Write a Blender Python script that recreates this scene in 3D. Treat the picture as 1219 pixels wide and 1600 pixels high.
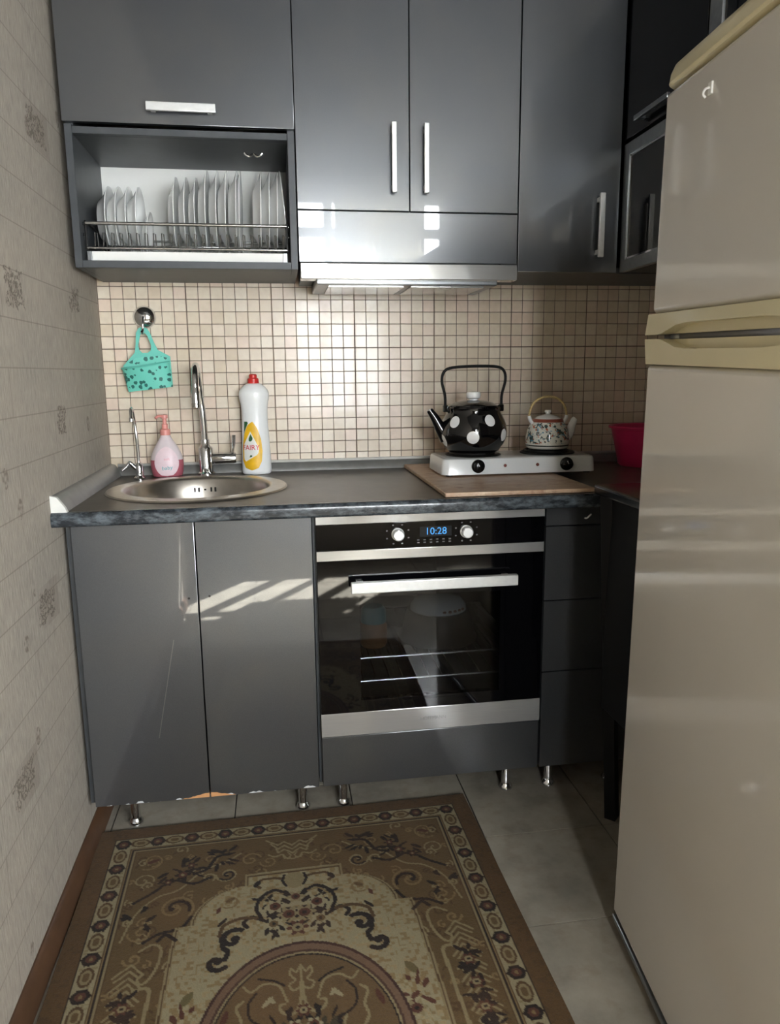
import bpy, bmesh, math, random
import numpy as np
from mathutils import Matrix, Vector

for o in list(bpy.data.objects):
    bpy.data.objects.remove(o)
SC = bpy.context.scene
COL = SC.collection
random.seed(7)
PI = math.pi

# ------------------------------------------------------------------ camera
CAM = (0.5217, -2.4358, 1.2096)
YAW, PITCH, ROLL, FPX = -0.1495, -0.1855, -0.0107, 1159.19
fw = Vector((-math.sin(YAW) * math.cos(PITCH), math.cos(YAW) * math.cos(PITCH), math.sin(PITCH)))
r0 = Vector((math.cos(YAW), math.sin(YAW), 0))
u0 = r0.cross(fw)
rr = r0 * math.cos(ROLL) + u0 * math.sin(ROLL)
uu = -r0 * math.sin(ROLL) + u0 * math.cos(ROLL)
cam_data = bpy.data.cameras.new('camera')
cam = bpy.data.objects.new('camera', cam_data)
COL.objects.link(cam)
mw = Matrix((rr, uu, -fw)).transposed().to_4x4()
mw.translation = CAM
cam.matrix_world = mw
cam_data.sensor_fit = 'HORIZONTAL'
cam_data.sensor_width = 36
cam_data.lens = FPX / 1219 * 36
cam_data.clip_start = 0.02
SC.camera = cam

# ------------------------------------------------------------------ sky, sun, exposure
SKY = 9.0
SUN = 34.0
EXPOSURE = 2.38
world = bpy.data.worlds.new('sky')
SC.world = world
world.use_nodes = True
bg = world.node_tree.nodes['Background']
bg.inputs[0].default_value = (0.94, 0.965, 1.0, 1)
bg.inputs[1].default_value = SKY
sd = bpy.data.lights.new('sun', 'SUN')
sd.energy = SUN
sd.angle = 0.012
sd.color = (0.96, 0.98, 1.0)
sun = bpy.data.objects.new('sun', sd)
COL.objects.link(sun)
sun.rotation_euler = Vector((-0.66, 1.0, -1.75)).to_track_quat('-Z', 'Y').to_euler()
sun.location = (2, -5, 4)
# the window opening, marked as a portal so that the sky is sampled through it
pd = bpy.data.lights.new('window_portal', 'AREA')
pd.shape = 'RECTANGLE'
pd.size, pd.size_y = 1.14, 1.6
pd.cycles.is_portal = True
po = bpy.data.objects.new('window_portal', pd)
COL.objects.link(po)
po.location = (1.23, -3.72, 1.65)
po.rotation_euler = (math.radians(90), 0, 0)
pd2 = bpy.data.lights.new('window_portal', 'AREA')  # portal of the added second window
pd2.shape = 'RECTANGLE'
pd2.size, pd2.size_y = 1.10, 1.03
pd2.cycles.is_portal = True
po2 = bpy.data.objects.new('window_portal', pd2)
COL.objects.link(po2)
po2.location = (2.55, -3.72, 1.365)
po2.rotation_euler = (math.radians(90), 0, 0)
vs = SC.view_settings
SC.display_settings.display_device = 'sRGB'
vs.view_transform = 'Standard'
vs.look = 'None'
vs.exposure = EXPOSURE
vs.gamma = 1
vs.use_curve_mapping = False
SC.cycles.use_denoising = True
SC.cycles.max_bounces = 10
SC.cycles.diffuse_bounces = 6
SC.cycles.glossy_bounces = 6
SC.cycles.transparent_max_bounces = 12
SC.cycles.sample_clamp_indirect = 6
SC.cycles.caustics_reflective = False

# ------------------------------------------------------------------ materials
def lin(c):
    return tuple((v / 255 / 12.92 if v / 255 <= 0.04045 else ((v / 255 + 0.055) / 1.055) ** 2.4) for v in c) + (1,)

class NT:
    def __init__(s, name):
        s.m = bpy.data.materials.new(name)
        s.m.use_nodes = True
        s.t = s.m.node_tree
        s.b = s.t.nodes['Principled BSDF']
        s.out = s.t.nodes['Material Output']
    def n(s, typ, **kw):
        nd = s.t.nodes.new(typ)
        for k, v in kw.items():
            setattr(nd, k, v)
        return nd
    def l(s, a, b):
        s.t.links.new(a, b)
    def math(s, op, a, b=None, clamp=False):
        nd = s.n('ShaderNodeMath', operation=op, use_clamp=clamp)
        for i, v in enumerate((a, b)):
            if v is None: continue
            if isinstance(v, (int, float)): nd.inputs[i].default_value = v
            else: s.l(v, nd.inputs[i])
        return nd.outputs[0]
    def mix(s, f, a, b, bt='MIX'):
        nd = s.n('ShaderNodeMix', data_type='RGBA', blend_type=bt)
        for i, v in ((0, f), (6, a), (7, b)):
            if isinstance(v, (int, float)): nd.inputs[i].default_value = v
            elif isinstance(v, tuple): nd.inputs[i].default_value = v
            else: s.l(v, nd.inputs[i])
        return nd.outputs[2]
    def noise(s, scale, detail=3, vec=None, rough=0.5):
        nd = s.n('ShaderNodeTexNoise')
        nd.inputs['Scale'].default_value = scale
        nd.inputs['Detail'].default_value = detail
        nd.inputs['Roughness'].default_value = rough
        if vec is not None: s.l(vec, nd.inputs['Vector'])
        return nd.outputs[0]
    def pos(s):
        return s.n('ShaderNodeNewGeometry').outputs['Position']
    def objc(s):
        return s.n('ShaderNodeTexCoord').outputs['Object']
    def ramp(s, f, p0, p1):
        nd = s.n('ShaderNodeMapRange')
        nd.inputs[1].default_value = p0
        nd.inputs[2].default_value = p1
        s.l(f, nd.inputs[0])
        return nd.outputs[0]
    def scale(s, vec, sc):
        nd = s.n('ShaderNodeMapping')
        nd.inputs['Scale'].default_value = sc
        s.l(vec, nd.inputs['Vector'])
        return nd.outputs[0]
    def bump(s, h, strength=0.3, dist=0.002):
        nd = s.n('ShaderNodeBump')
        nd.inputs['Strength'].default_value = strength
        nd.inputs['Distance'].default_value = dist
        s.l(h, nd.inputs['Height'])
        s.l(nd.outputs[0], s.b.inputs['Normal'])
    def set(s, **kw):
        for k, v in kw.items():
            s.b.inputs[k.replace('_', ' ')].default_value = v
    def col(s, v):
        if isinstance(v, tuple): s.b.inputs['Base Color'].default_value = v
        else: s.l(v, s.b.inputs['Base Color'])

MATS = {}
def mat(name, col, rough=0.5, metal=0.0, coat=0.0, noise=None, bump=None, spec=0.5, trans=0.0, emis=None, coat_rough=0.03, alpha=1.0, subsurf=0):
    """plain procedural material: colour varied by a noise, optional fine bump"""
    t = NT(name)
    c = lin(col)
    if noise:
        sc, amt = noise
        f = t.noise(sc, 4, t.objc())
        d = tuple(v * (1 - amt) for v in c[:3]) + (1,)
        b = tuple(min(1, v * (1 + amt)) for v in c[:3]) + (1,)
        t.col(t.mix(t.ramp(f, 0.3, 0.7), d, b))
    else:
        t.col(c)
    t.set(Roughness=rough, Metallic=metal, Coat_Weight=coat, Coat_Roughness=coat_rough, Specular_IOR_Level=spec, Transmission_Weight=trans, Alpha=alpha)
    if emis:
        t.b.inputs['Emission Color'].default_value = lin(emis[0])
        t.b.inputs['Emission Strength'].default_value = emis[1]
    if bump:
        t.bump(t.noise(bump[0], 3, t.objc()), bump[1])
    MATS[name] = t.m
    return t.m

def thin_glass(name, tint, refl=0.08, rough=0.0):
    t = NT(name)
    tr = t.n('ShaderNodeBsdfTransparent'); tr.inputs[0].default_value = tint + (1,)
    gl = t.n('ShaderNodeBsdfGlossy'); gl.inputs['Roughness'].default_value = rough
    lw = t.n('ShaderNodeLayerWeight')
    fac = t.math('ADD', 0.04, t.math('MULTIPLY', t.math('POWER', lw.outputs['Facing'], 5.0), 0.9))
    mx = t.n('ShaderNodeMixShader')
    t.l(fac, mx.inputs[0]); t.l(tr.outputs[0], mx.inputs[1]); t.l(gl.outputs[0], mx.inputs[2])
    t.l(mx.outputs[0], t.out.inputs[0])
    MATS[name] = t.m
    return t.m

# graphite laminate of the cabinet fronts: metallic flake under a thin gloss
def laminate(name, chips=False):
    t = NT(name)
    p = t.pos()
    f = t.noise(900, 1, p)
    base = t.mix(f, lin((88, 91, 95)), lin((120, 123, 127)))
    sm = t.noise(6, 4, p)
    base = t.mix(t.math('MULTIPLY', t.ramp(sm, 0.45, 0.75), 0.25), base, lin((120, 118, 114)))
    t.set(Metallic=0.82, Roughness=0.28, Coat_Weight=1.0, Coat_Roughness=0.02, Coat_IOR=1.65)
    if chips:
        sp = t.n('ShaderNodeSeparateXYZ'); t.l(p, sp.inputs[0])
        x, z = sp.outputs[0], sp.outputs[2]
        dz = t.math('SUBTRACT', z, 0.123)
        ax = t.math('ABSOLUTE', t.math('SUBTRACT', x, 0.312))
        lim = t.math('SUBTRACT', 0.0145, t.math('MULTIPLY', ax, 0.21))
        wob = t.math('MULTIPLY', t.math('SUBTRACT', t.noise(70, 3, p), 0.5), 0.010)
        wood = t.math('LESS_THAN', t.math('ADD', dz, wob), lim)
        edge = t.math('LESS_THAN', dz, t.math('MULTIPLY', t.math('SUBTRACT', t.noise(35, 4, p), 0.5), 0.045))
        base = t.mix(edge, base, lin((188, 190, 190)))
        base = t.mix(wood, base, lin((190, 140, 95)))
        any_ = t.math('MAXIMUM', wood, edge)
        inv = t.math('SUBTRACT', 1.0, any_)
        t.l(t.math('MULTIPLY', inv, 0.82), t.b.inputs['Metallic'])
        t.l(inv, t.b.inputs['Coat Weight'])
        # long pale scratch running down the first door
        sx = t.math('ADD', 0.245, t.math('MULTIPLY', t.math('SUBTRACT', z, 0.55), 0.20))
        dx = t.math('ABSOLUTE', t.math('SUBTRACT', x, sx))
        scr = t.math('MULTIPLY', t.math('LESS_THAN', dx, 0.0012), t.math('MULTIPLY', t.math('GREATER_THAN', z, 0.30), t.math('LESS_THAN', z, 0.56)))
        base = t.mix(t.math('MULTIPLY', scr, 0.35), base, lin((170, 170, 168)))
    t.col(base)
    t.l(t.ramp(sm, 0.2, 0.8), t.n('ShaderNodeMath').inputs[0])
    MATS[name] = t.m
laminate('laminate')
laminate('laminate_worn', True)
mat('carcass', (68, 71, 74), 0.45, 0.2, noise=(40, 0.08))
mat('carcass_dark', (44, 46, 48), 0.5, 0.1)
mat('panel_white', (228, 228, 224), 0.5, noise=(5, 0.03))
mat('black_gloss', (8, 8, 9), 0.16, spec=0.35)
mat('black_satin', (6, 6, 7), 0.55, spec=0.25)
mat('black_glass', (5, 5, 7), 0.03, coat=0.2)
mat('oven_enamel', (66, 66, 68), 0.35, noise=(30, 0.2))
mat('chrome', (225, 226, 228), 0.08, 1.0)
mat('handle_steel', (222, 223, 222), 0.38, 0.55, noise=(80, 0.04))
mat('aluminium', (150, 153, 155), 0.35, 1.0, noise=(60, 0.08))
mat('bright_wire', (200, 200, 198), 0.2, 1.0)
mat('dark_iron', (32, 31, 30), 0.5, 0.6, noise=(60, 0.2))
mat('white_metal', (232, 232, 228), 0.3, 0.0, coat=0.3)
mat('white_enamel', (226, 229, 230), 0.18, coat=0.4, noise=(6, 0.02))
mat('porcelain', (240, 241, 240), 0.15, coat=0.3, noise=(10, 0.02))
mat('black_enamel', (6, 6, 8), 0.08, coat=0.6)
mat('dot_white', (235, 236, 236), 0.15, coat=0.4)
mat('pink_plastic', (196, 42, 92), 0.35, noise=(20, 0.08))
mat('pump_pink', (226, 150, 140), 0.35)
mat('turquoise', (104, 200, 184), 0.45, noise=(30, 0.06))
mat('red_cap', (206, 44, 40), 0.35)
mat('bottle_white', (246, 248, 248), 0.3, noise=(8, 0.02), coat=0.2)
mat('label_yellow', (240, 188, 30), 0.4, noise=(40, 0.12))
mat('label_white', (240, 240, 234), 0.4)
mat('label_green', (40, 92, 52), 0.4)
mat('label_red', (205, 30, 52), 0.4)
mat('label_teal', (70, 178, 180), 0.4)
mat('label_pale', (238, 214, 220), 0.4, noise=(60, 0.04))
mat('label_pink', (232, 160, 175), 0.4)
mat('rubber', (18, 18, 18), 0.6)
mat('fridge_white', (206, 202, 195), 0.10, coat=0.25, noise=(3, 0.015))
mat('fridge_cream', (212, 202, 166), 0.28, noise=(5, 0.04))
mat('fridge_gasket', (110, 108, 108), 0.5)
mat('fridge_side', (196, 192, 184), 0.3)
mat('grout_floor', (44, 39, 35), 0.8, noise=(60, 0.1))
mat('plaster', (170, 163, 152), 0.9, noise=(4, 0.03), bump=(120, 0.05))
mat('ceiling_paint', (84, 80, 75), 0.9, noise=(4, 0.02))
mat('upstand_grey', (128, 128, 126), 0.35, 0.3, noise=(30, 0.1))
mat('upstand_white', (214, 214, 210), 0.4, noise=(40, 0.06))
mat('wood_brown', (78, 54, 36), 0.5, noise=(20, 0.18))
mat('bamboo', (200, 176, 122), 0.5, noise=(90, 0.25))
mat('terracotta', (150, 78, 60), 0.35, noise=(60, 0.12))
mat('indicator', (120, 60, 50), 0.3)
mat('upvc', (225, 225, 222), 0.35)
mat('display_blue', (40, 120, 190), 0.3, emis=((60, 130, 190), 0.25))
mat('print_grey', (88, 88, 88), 0.5)
mat('print_pale', (150, 152, 154), 0.5)
mat('tin_dark', (52, 48, 46), 0.4, 0.3, noise=(20, 0.1))
mat('teal_enamel', (60, 130, 140), 0.3)
mat('orange_fruit', (150, 100, 62), 0.5, noise=(30, 0.2))
thin_glass('window_glass', (0.96, 0.97, 0.97))
thin_glass('oven_window_glass', (0.48, 0.49, 0.50))
thin_glass('cabinet_glass', (0.05, 0.055, 0.06))

def stainless():
    t = NT('stainless')
    v = t.scale(t.objc(), (4, 60, 400))
    f = t.noise(3, 4, v)
    t.col(t.mix(f, lin((196, 197, 197)), lin((222, 222, 220))))
    t.set(Metallic=0.72, Roughness=0.3)
    t.l(t.ramp(t.noise(5, 3, t.objc()), 0.0, 2.6), t.b.inputs['Roughness'])
    MATS['stainless'] = t.m
stainless()

def sink_steel():
    t = NT('sink_steel')
    f = t.noise(40, 4, t.objc())
    t.col(t.mix(f, lin((178, 172, 164)), lin((205, 200, 192))))
    t.set(Metallic=1.0, Roughness=0.3)
    MATS['sink_steel'] = t.m
sink_steel()

def worktop():
    t = NT('worktop')
    p = t.pos()
    f = t.noise(14, 6, p, 0.65)
    c = t.mix(t.ramp(f, 0.35, 0.7), lin((64, 58, 51)), lin((84, 77, 69)))
    t.col(c)
    t.set(Roughness=0.3)
    t.bump(t.noise(300, 2, p), 0.08, 0.001)
    MATS['worktop'] = t.m
    t = NT('worktop_edge')
    p = t.pos()
    f = t.noise(26, 6, t.scale(p, (1, 1, 2.4)), 0.7)
    c = t.mix(t.ramp(f, 0.42, 0.66), lin((36, 40, 45)), lin((92, 100, 106)))
    t.col(c)
    t.set(Roughness=0.25, Coat_Weight=0.2)
    MATS['worktop_edge'] = t.m
worktop()

def mosaic(PITCH_T, zt):
    t = NT('mosaic')
    p = t.pos()
    sp = t.n('ShaderNodeSeparateXYZ'); t.l(p, sp.inputs[0])
    cx = t.math('FLOOR', t.math('DIVIDE', sp.outputs[0], PITCH_T))
    cz = t.math('FLOOR', t.math('DIVIDE', t.math('SUBTRACT', sp.outputs[2], zt), PITCH_T))
    cb = t.n('ShaderNodeCombineXYZ'); t.l(cx, cb.inputs[0]); t.l(cz, cb.inputs[1])
    wn = t.n('ShaderNodeTexWhiteNoise', noise_dimensions='2D'); t.l(cb.outputs[0], wn.inputs['Vector'])
    c = t.mix(wn.outputs[0], lin((214, 199, 176)), lin((230, 219, 201)))
    sx = t.n('ShaderNodeSeparateColor'); t.l(wn.outputs[1], sx.inputs[0])
    c = t.mix(t.ramp(sx.outputs[1], 0.55, 1.0), c, lin((226, 205, 188)))
    m = t.noise(55, 4, p)
    c = t.mix(t.math('MULTIPLY', t.ramp(m, 0.4, 0.8), 0.35), c, lin((196, 176, 154)))
    t.col(c)
    t.set(Roughness=0.28, Coat_Weight=0.15)
    MATS['mosaic'] = t.m
    g = NT('grout')
    p = g.pos()
    f = g.noise(5, 3, p)
    g.col(g.mix(g.ramp(f, 0.35, 0.65), lin((96, 78, 68)), lin((140, 122, 106))))
    g.set(Roughness=0.85)
    MATS['grout'] = g.m
TP = 0.2598 / 7
ZT = 1.2898
mosaic(TP, ZT)

def floor_tile_mat():
    t = NT('floor_tile')
    p = t.pos()
    f = t.noise(5.5, 6, p, 0.62)
    f2 = t.noise(18, 5, p, 0.6)
    c = t.mix(t.ramp(f, 0.35, 0.68), lin((136, 130, 118)), lin((166, 158, 144)))
    c = t.mix(t.math('MULTIPLY', t.ramp(f2, 0.5, 0.75), 0.4), c, lin((116, 98, 82)))
    t.col(c)
    t.set(Roughness=0.22, Coat_Weight=0.1)
    MATS['floor_tile'] = t.m
floor_tile_mat()

def wallpaper():
    t = NT('wallpaper')
    p = t.pos()
    sp = t.n('ShaderNodeSeparateXYZ'); t.l(p, sp.inputs[0])
    y, z = sp.outputs[1], sp.outputs[2]
    RH = 0.0985
    cb = t.n('ShaderNodeCombineXYZ')
    t.l(t.math('ADD', y, 5.6), cb.inputs[0]); t.l(t.math('ADD', z, -1.917 + 30 * RH), cb.inputs[1])
    br = t.n('ShaderNodeTexBrick', offset=0.5)
    t.l(cb.outputs[0], br.inputs['Vector'])
    br.inputs['Scale'].default_value = 1
    br.inputs['Brick Width'].default_value = 0.56
    br.inputs['Row Height'].default_value = RH
    br.inputs['Mortar Size'].default_value = 0.0016
    br.inputs['Mortar Smooth'].default_value = 0.3
    line = br.outputs['Fac']
    fib = t.noise(1, 5, t.scale(p, (1, 210, 26)), 0.65)
    big = t.noise(3, 3, p)
    c = t.mix(t.ramp(fib, 0.3, 0.7), lin((132, 125, 115)), lin((176, 168, 156)))
    c = t.mix(t.math('MULTIPLY', t.ramp(big, 0.4, 0.7), 0.25), c, lin((178, 166, 150)))
    c = t.mix(t.math('MULTIPLY', line, 0.55), c, lin((112, 102, 92)))
    # printed motifs: shaded block (1) or loose ornament (0), centre y, z, half sizes
    M_ = [(1, -.50, 1.772, .10, .049), (1, -.750, .710, .088, .047), (1, -.990, .415, .085, .048),
          (0, -.76, 1.388, .05, .035), (0, -.27, 1.412, .035, .030), (0, -.50, 1.106, .035, .035),
          (1, -1.62, 1.28, .10, .049), (0, -1.35, .95, .05, .035), (1, -1.9, .71, .09, .047), (0, -1.55, 1.80, .05, .035),
          (1, -2.6, 1.67, .10, .049), (0, -2.3, 1.1, .05, .035), (1, -3.1, .98, .10, .049)]
    scrib = t.math('LESS_THAN', t.math('ABSOLUTE', t.math('SUBTRACT', t.noise(75, 2, p), 0.5)), 0.055)
    rag = t.noise(38, 3, p)
    blocks = None; marks = None
    for kind, cy, cz, hw, hh in M_:
        dy = t.math('ABSOLUTE', t.math('SUBTRACT', y, cy)); dz = t.math('ABSOLUTE', t.math('SUBTRACT', z, cz))
        if kind:
            bm_ = t.math('MULTIPLY', t.math('LESS_THAN', dy, hw), t.math('LESS_THAN', dz, hh))
            fade = t.math('MULTIPLY', bm_, t.ramp(t.math('SUBTRACT', y, cy), -hw, hw * 0.3))
            blocks = fade if blocks is None else t.math('MAXIMUM', blocks, fade)
            hw, hh = hw * 0.62, hh * 0.66
        e = t.math('ADD', t.math('MAXIMUM', t.math('DIVIDE', dy, hw), t.math('DIVIDE', dz, hh)), t.math('MULTIPLY', t.math('SUBTRACT', rag, 0.5), 1.6))
        em = t.math('LESS_THAN', e, 1.0)
        marks = em if marks is None else t.math('MAXIMUM', marks, em)
    c = t.mix(t.math('MULTIPLY', blocks, 0.35), c, lin((120, 108, 96)))
    c = t.mix(t.math('MULTIPLY', t.math('MULTIPLY', marks, scrib), 0.75), c, lin((78, 70, 62)))
    c = t.mix(t.math('MULTIPLY', marks, 0.10), c, lin((120, 105, 90)))
    # small dark leaf marks scattered over the print
    vo = t.n('ShaderNodeTexVoronoi'); vo.inputs['Scale'].default_value = 6.5
    t.l(t.scale(p, (0, 1, 0.75)), vo.inputs['Vector'])
    spot = t.math('LESS_THAN', vo.outputs['Distance'], 0.11)
    c = t.mix(t.math('MULTIPLY', spot, t.math('MULTIPLY', t.ramp(t.noise(90, 2, p), 0.4, 0.6), 0.7)), c, lin((96, 84, 72)))
    t.col(c)
    t.set(Roughness=0.75)
    t.bump(fib, 0.6, 0.003)
    MATS['wallpaper'] = t.m
wallpaper()

def board_mat():
    t = NT('board_wood')
    p = t.pos()
    f = t.noise(12, 6, t.scale(p, (1, 3, 1)), 0.65)
    c = t.mix(t.ramp(f, 0.3, 0.7), lin((176, 134, 104)), lin((206, 186, 160)))
    v = t.noise(30, 5, p, 0.7)
    c = t.mix(t.math('MULTIPLY', t.ramp(v, 0.55, 0.7), 0.6), c, lin((132, 84, 62)))
    t.col(c)
    t.set(Roughness=0.4)
    MATS['board_wood'] = t.m
board_mat()

def teapot_mat():
    t = NT('teapot_print')
    p = t.objc()
    sp = t.n('ShaderNodeSeparateXYZ'); t.l(p, sp.inputs[0])
    z = sp.outputs[2]
    c = lin((226, 226, 216))
    a = t.noise(75, 3, p); b = t.noise(62, 3, t.scale(p, (1.3, 1.1, 1.4))); d = t.noise(88, 2, t.scale(p, (1, 1, 1.9)))
    band = t.math('MULTIPLY', t.math('GREATER_THAN', z, 0.018), t.math('LESS_THAN', z, 0.080))
    cc = t.mix(t.math('MULTIPLY', band, t.ramp(a, 0.56, 0.60)), c, lin((70, 86, 84)))
    cc = t.mix(t.math('MULTIPLY', band, t.ramp(b, 0.60, 0.64)), cc, lin((178, 96, 60)))
    cc = t.mix(t.math('MULTIPLY', band, t.ramp(d, 0.60, 0.64)), cc, lin((110, 150, 170)))
    line = t.math('MULTIPLY', t.math('GREATER_THAN', z, 0.010), t.math('LESS_THAN', z, 0.014))
    cc = t.mix(line, cc, lin((60, 66, 60)))
    t.col(cc)
    t.set(Roughness=0.12, Coat_Weight=0.3)
    MATS['teapot_print'] = t.m
teapot_mat()

def caddy_mat():
    t = NT('caddy_lattice')
    p = t.pos()
    v = t.n('ShaderNodeTexVoronoi', feature='F1'); v.inputs['Scale'].default_value = 66
    t.l(t.scale(p, (1, 0.2, 1)), v.inputs['Vector'])
    n = t.noise(120, 2, p)
    hole = t.math('LESS_THAN', t.math('ADD', v.outputs['Distance'], t.math('MULTIPLY', n, 0.5)), 0.64)
    t.col(t.mix(hole, lin((112, 208, 190)), lin((40, 104, 96))))
    t.set(Roughness=0.45)
    MATS['caddy_lattice'] = t.m
caddy_mat()

def bottle_pink_mat():
    t = NT('soap_bottle')
    p = t.pos()
    f = t.noise(30, 3, p)
    t.col(t.mix(f, lin((236, 220, 224)), lin((244, 232, 234))))
    t.set(Roughness=0.15, Transmission_Weight=0.12, Coat_Weight=0.3)
    MATS['soap_bottle'] = t.m
    t = NT('soap_liquid')
    t.col(t.mix(t.noise(20, 3, t.pos()), lin((190, 96, 112)), lin((206, 116, 128))))
    t.set(Roughness=0.12, Transmission_Weight=0.2, Coat_Weight=0.3)
    MATS['soap_liquid'] = t.m
bottle_pink_mat()

def rug_mat():
    t = NT('rug_pile')
    a = t.n('ShaderNodeAttribute', attribute_name='weave')
    n = t.noise(420, 2, t.objc())
    n2 = t.noise(9, 4, t.objc())
    c = t.mix(t.math('MULTIPLY', n, 0.30), a.outputs['Color'], (0, 0, 0, 1), 'MIX')
    c = t.mix(t.math('MULTIPLY', t.ramp(n2, 0.45, 0.75), 0.14), c, lin((120, 84, 56)))
    t.col(c)
    t.set(Roughness=0.95, Specular_IOR_Level=0.1, Sheen_Weight=0.1)
    t.bump(n, 0.5, 0.003)
    MATS['rug_pile'] = t.m
rug_mat()

def curtain_mat():
    t = NT('sheer_curtain')
    df = t.n('ShaderNodeBsdfDiffuse'); df.inputs[0].default_value = lin((225, 222, 214))
    tl = t.n('ShaderNodeBsdfTranslucent'); tl.inputs[0].default_value = lin((225, 222, 214))
    mx = t.n('ShaderNodeMixShader'); mx.inputs[0].default_value = 0.45
    t.l(df.outputs[0], mx.inputs[1]); t.l(tl.outputs[0], mx.inputs[2]); t.l(mx.outputs[0], t.out.inputs[0])
    MATS['sheer_curtain'] = t.m
curtain_mat()

# ------------------------------------------------------------------ geometry helpers
def nb():
    return bmesh.new()

def box(bm, x0, x1, y0, y1, z0, z1, bev=0.0, seg=2):
    g = bmesh.ops.create_cube(bm, size=1)
    vs_ = g['verts']
    for v in vs_:
        v.co = Vector((x0 + (v.co.x + .5) * (x1 - x0), y0 + (v.co.y + .5) * (y1 - y0), z0 + (v.co.z + .5) * (z1 - z0)))
    if bev > 0:
        es = list({e for v in vs_ for e in v.link_edges})
        res = bmesh.ops.bevel(bm, geom=es, offset=bev, segments=seg, profile=0.5, affect='EDGES')
        new = set(res['faces'])
        for v in {v for f_ in new for v in f_.verts}:
            for e in v.link_edges:
                if any(f_ not in new for f_ in e.link_faces): e.smooth = False   # keep the flat faces flat
    return bm

def ring(bm, c, ax, up, ra, rb, n):
    side = ax.cross(up)
    return [bm.verts.new(c + up * (math.cos(2 * PI * i / n) * ra) + side * (math.sin(2 * PI * i / n) * rb)) for i in range(n)]

def tube(bm, pts, r, n=12, cap=True):
    pts = [Vector(p) for p in pts]
    rs = r if isinstance(r, (list, tuple)) else [r] * len(pts)
    up = None
    prev = None
    rings = []
    for i, p in enumerate(pts):
        a = pts[max(i - 1, 0)]; b = pts[min(i + 1, len(pts) - 1)]
        d = (b - a).normalized()
        if up is None:
            up = Vector((0, 0, 1)) if abs(d.z) < 0.9 else Vector((1, 0, 0))
        up = (up - d * up.dot(d)).normalized()
        rings.append(ring(bm, p, d, up, rs[i], rs[i], n))
    for A, B in zip(rings, rings[1:]):
        for i in range(n):
            bm.faces.new((A[i], A[(i + 1) % n], B[(i + 1) % n], B[i]))
    if cap:
        bm.faces.new(list(reversed(rings[0]))); bm.faces.new(rings[-1])
    return bm

def lathe(bm, prof, n=40, c=(0, 0, 0), sx=1.0, sy=1.0, close=False):
    """prof = [(r, z)...]; r 0 makes a pole; close joins last to first"""
    c = Vector(c)
    rows = []
    for r, z in prof:
        if r < 1e-6:
            rows.append([bm.verts.new(c + Vector((0, 0, z)))])
        else:
            rows.append([bm.verts.new(c + Vector((math.cos(2 * PI * i / n) * r * sx, math.sin(2 * PI * i / n) * r * sy, z))) for i in range(n)])
    prs = list(zip(rows, rows[1:]))
    if close: prs.append((rows[-1], rows[0]))
    for A, B in prs:
        if len(A) == 1 and len(B) == 1: continue
        for i in range(n):
            j = (i + 1) % n
            if len(A) == 1: bm.faces.new((A[0], B[j], B[i]))
            elif len(B) == 1: bm.faces.new((A[i], A[j], B[0]))
            else: bm.faces.new((A[i], A[j], B[j], B[i]))
    if not close:
        if len(rows[0]) > 1: bm.faces.new(list(reversed(rows[0])))
        if len(rows[-1]) > 1: bm.faces.new(rows[-1])
    return bm

def prism(bm, poly, a0, a1, axis='y'):
    """poly of 2D points extruded between a0 and a1 along axis"""
    def P(p, a):
        if axis == 'y': return Vector((p[0], a, p[1]))
        if axis == 'x': return Vector((a, p[0], p[1]))
        return Vector((p[0], p[1], a))
    A = [bm.verts.new(P(p, a0)) for p in poly]
    B = [bm.verts.new(P(p, a1)) for p in poly]
    n = len(poly)
    bm.faces.new(A); bm.faces.new(list(reversed(B)))
    for i in range(n):
        bm.faces.new((A[i], B[i], B[(i + 1) % n], A[(i + 1) % n]))
    return bm

def xform(bm, m):
    bmesh.ops.transform(bm, matrix=m, verts=bm.verts)
    return bm

def finish(bm, name, smooth=True, angle=40):
    bmesh.ops.recalc_face_normals(bm, faces=bm.faces)
    lim = math.radians(angle)
    for e in bm.edges:
        if len(e.link_faces) == 2 and e.calc_face_angle() > lim: e.smooth = False
    me = bpy.data.meshes.new(name)
    bm.to_mesh(me)
    bm.free()
    if smooth:
        me.polygons.foreach_set('use_smooth', [True] * len(me.polygons))
    return me

def obj(name, bm, m, parent=None, smooth=True, loc=None, local=False):
    me = bm if isinstance(bm, bpy.types.Mesh) else finish(bm, name, smooth)
    if m is not None and not me.materials:
        me.materials.append(MATS[m])
    o = bpy.data.objects.new(name, me)
    COL.objects.link(o)
    if loc is not None: o.location = loc
    if parent is not None:
        o.parent = parent
        if not local:
            o.matrix_parent_inverse = root_inv(parent)
    return o

ROOTS = {}
def root_inv(p):
    if p.name in ROOTS: return ROOTS[p.name]
    return Matrix.Identity(4)

def tag(o, label, cat, group=None):
    o['label'] = label; o['category'] = cat
    if group: o['group'] = group
    return o

def thing(name, label, cat, loc=(0, 0, 0), rotz=0, group=None):
    o = bpy.data.objects.new(name, None)
    o.empty_display_size = 0.05
    COL.objects.link(o)
    o.location = loc; o.rotation_euler = (0, 0, rotz)
    ROOTS[o.name] = (Matrix.Translation(loc) @ Matrix.Rotation(rotz, 4, 'Z')).inverted()
    return tag(o, label, cat, group)

def struct(o):
    o['kind'] = 'structure'
    return o

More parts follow.
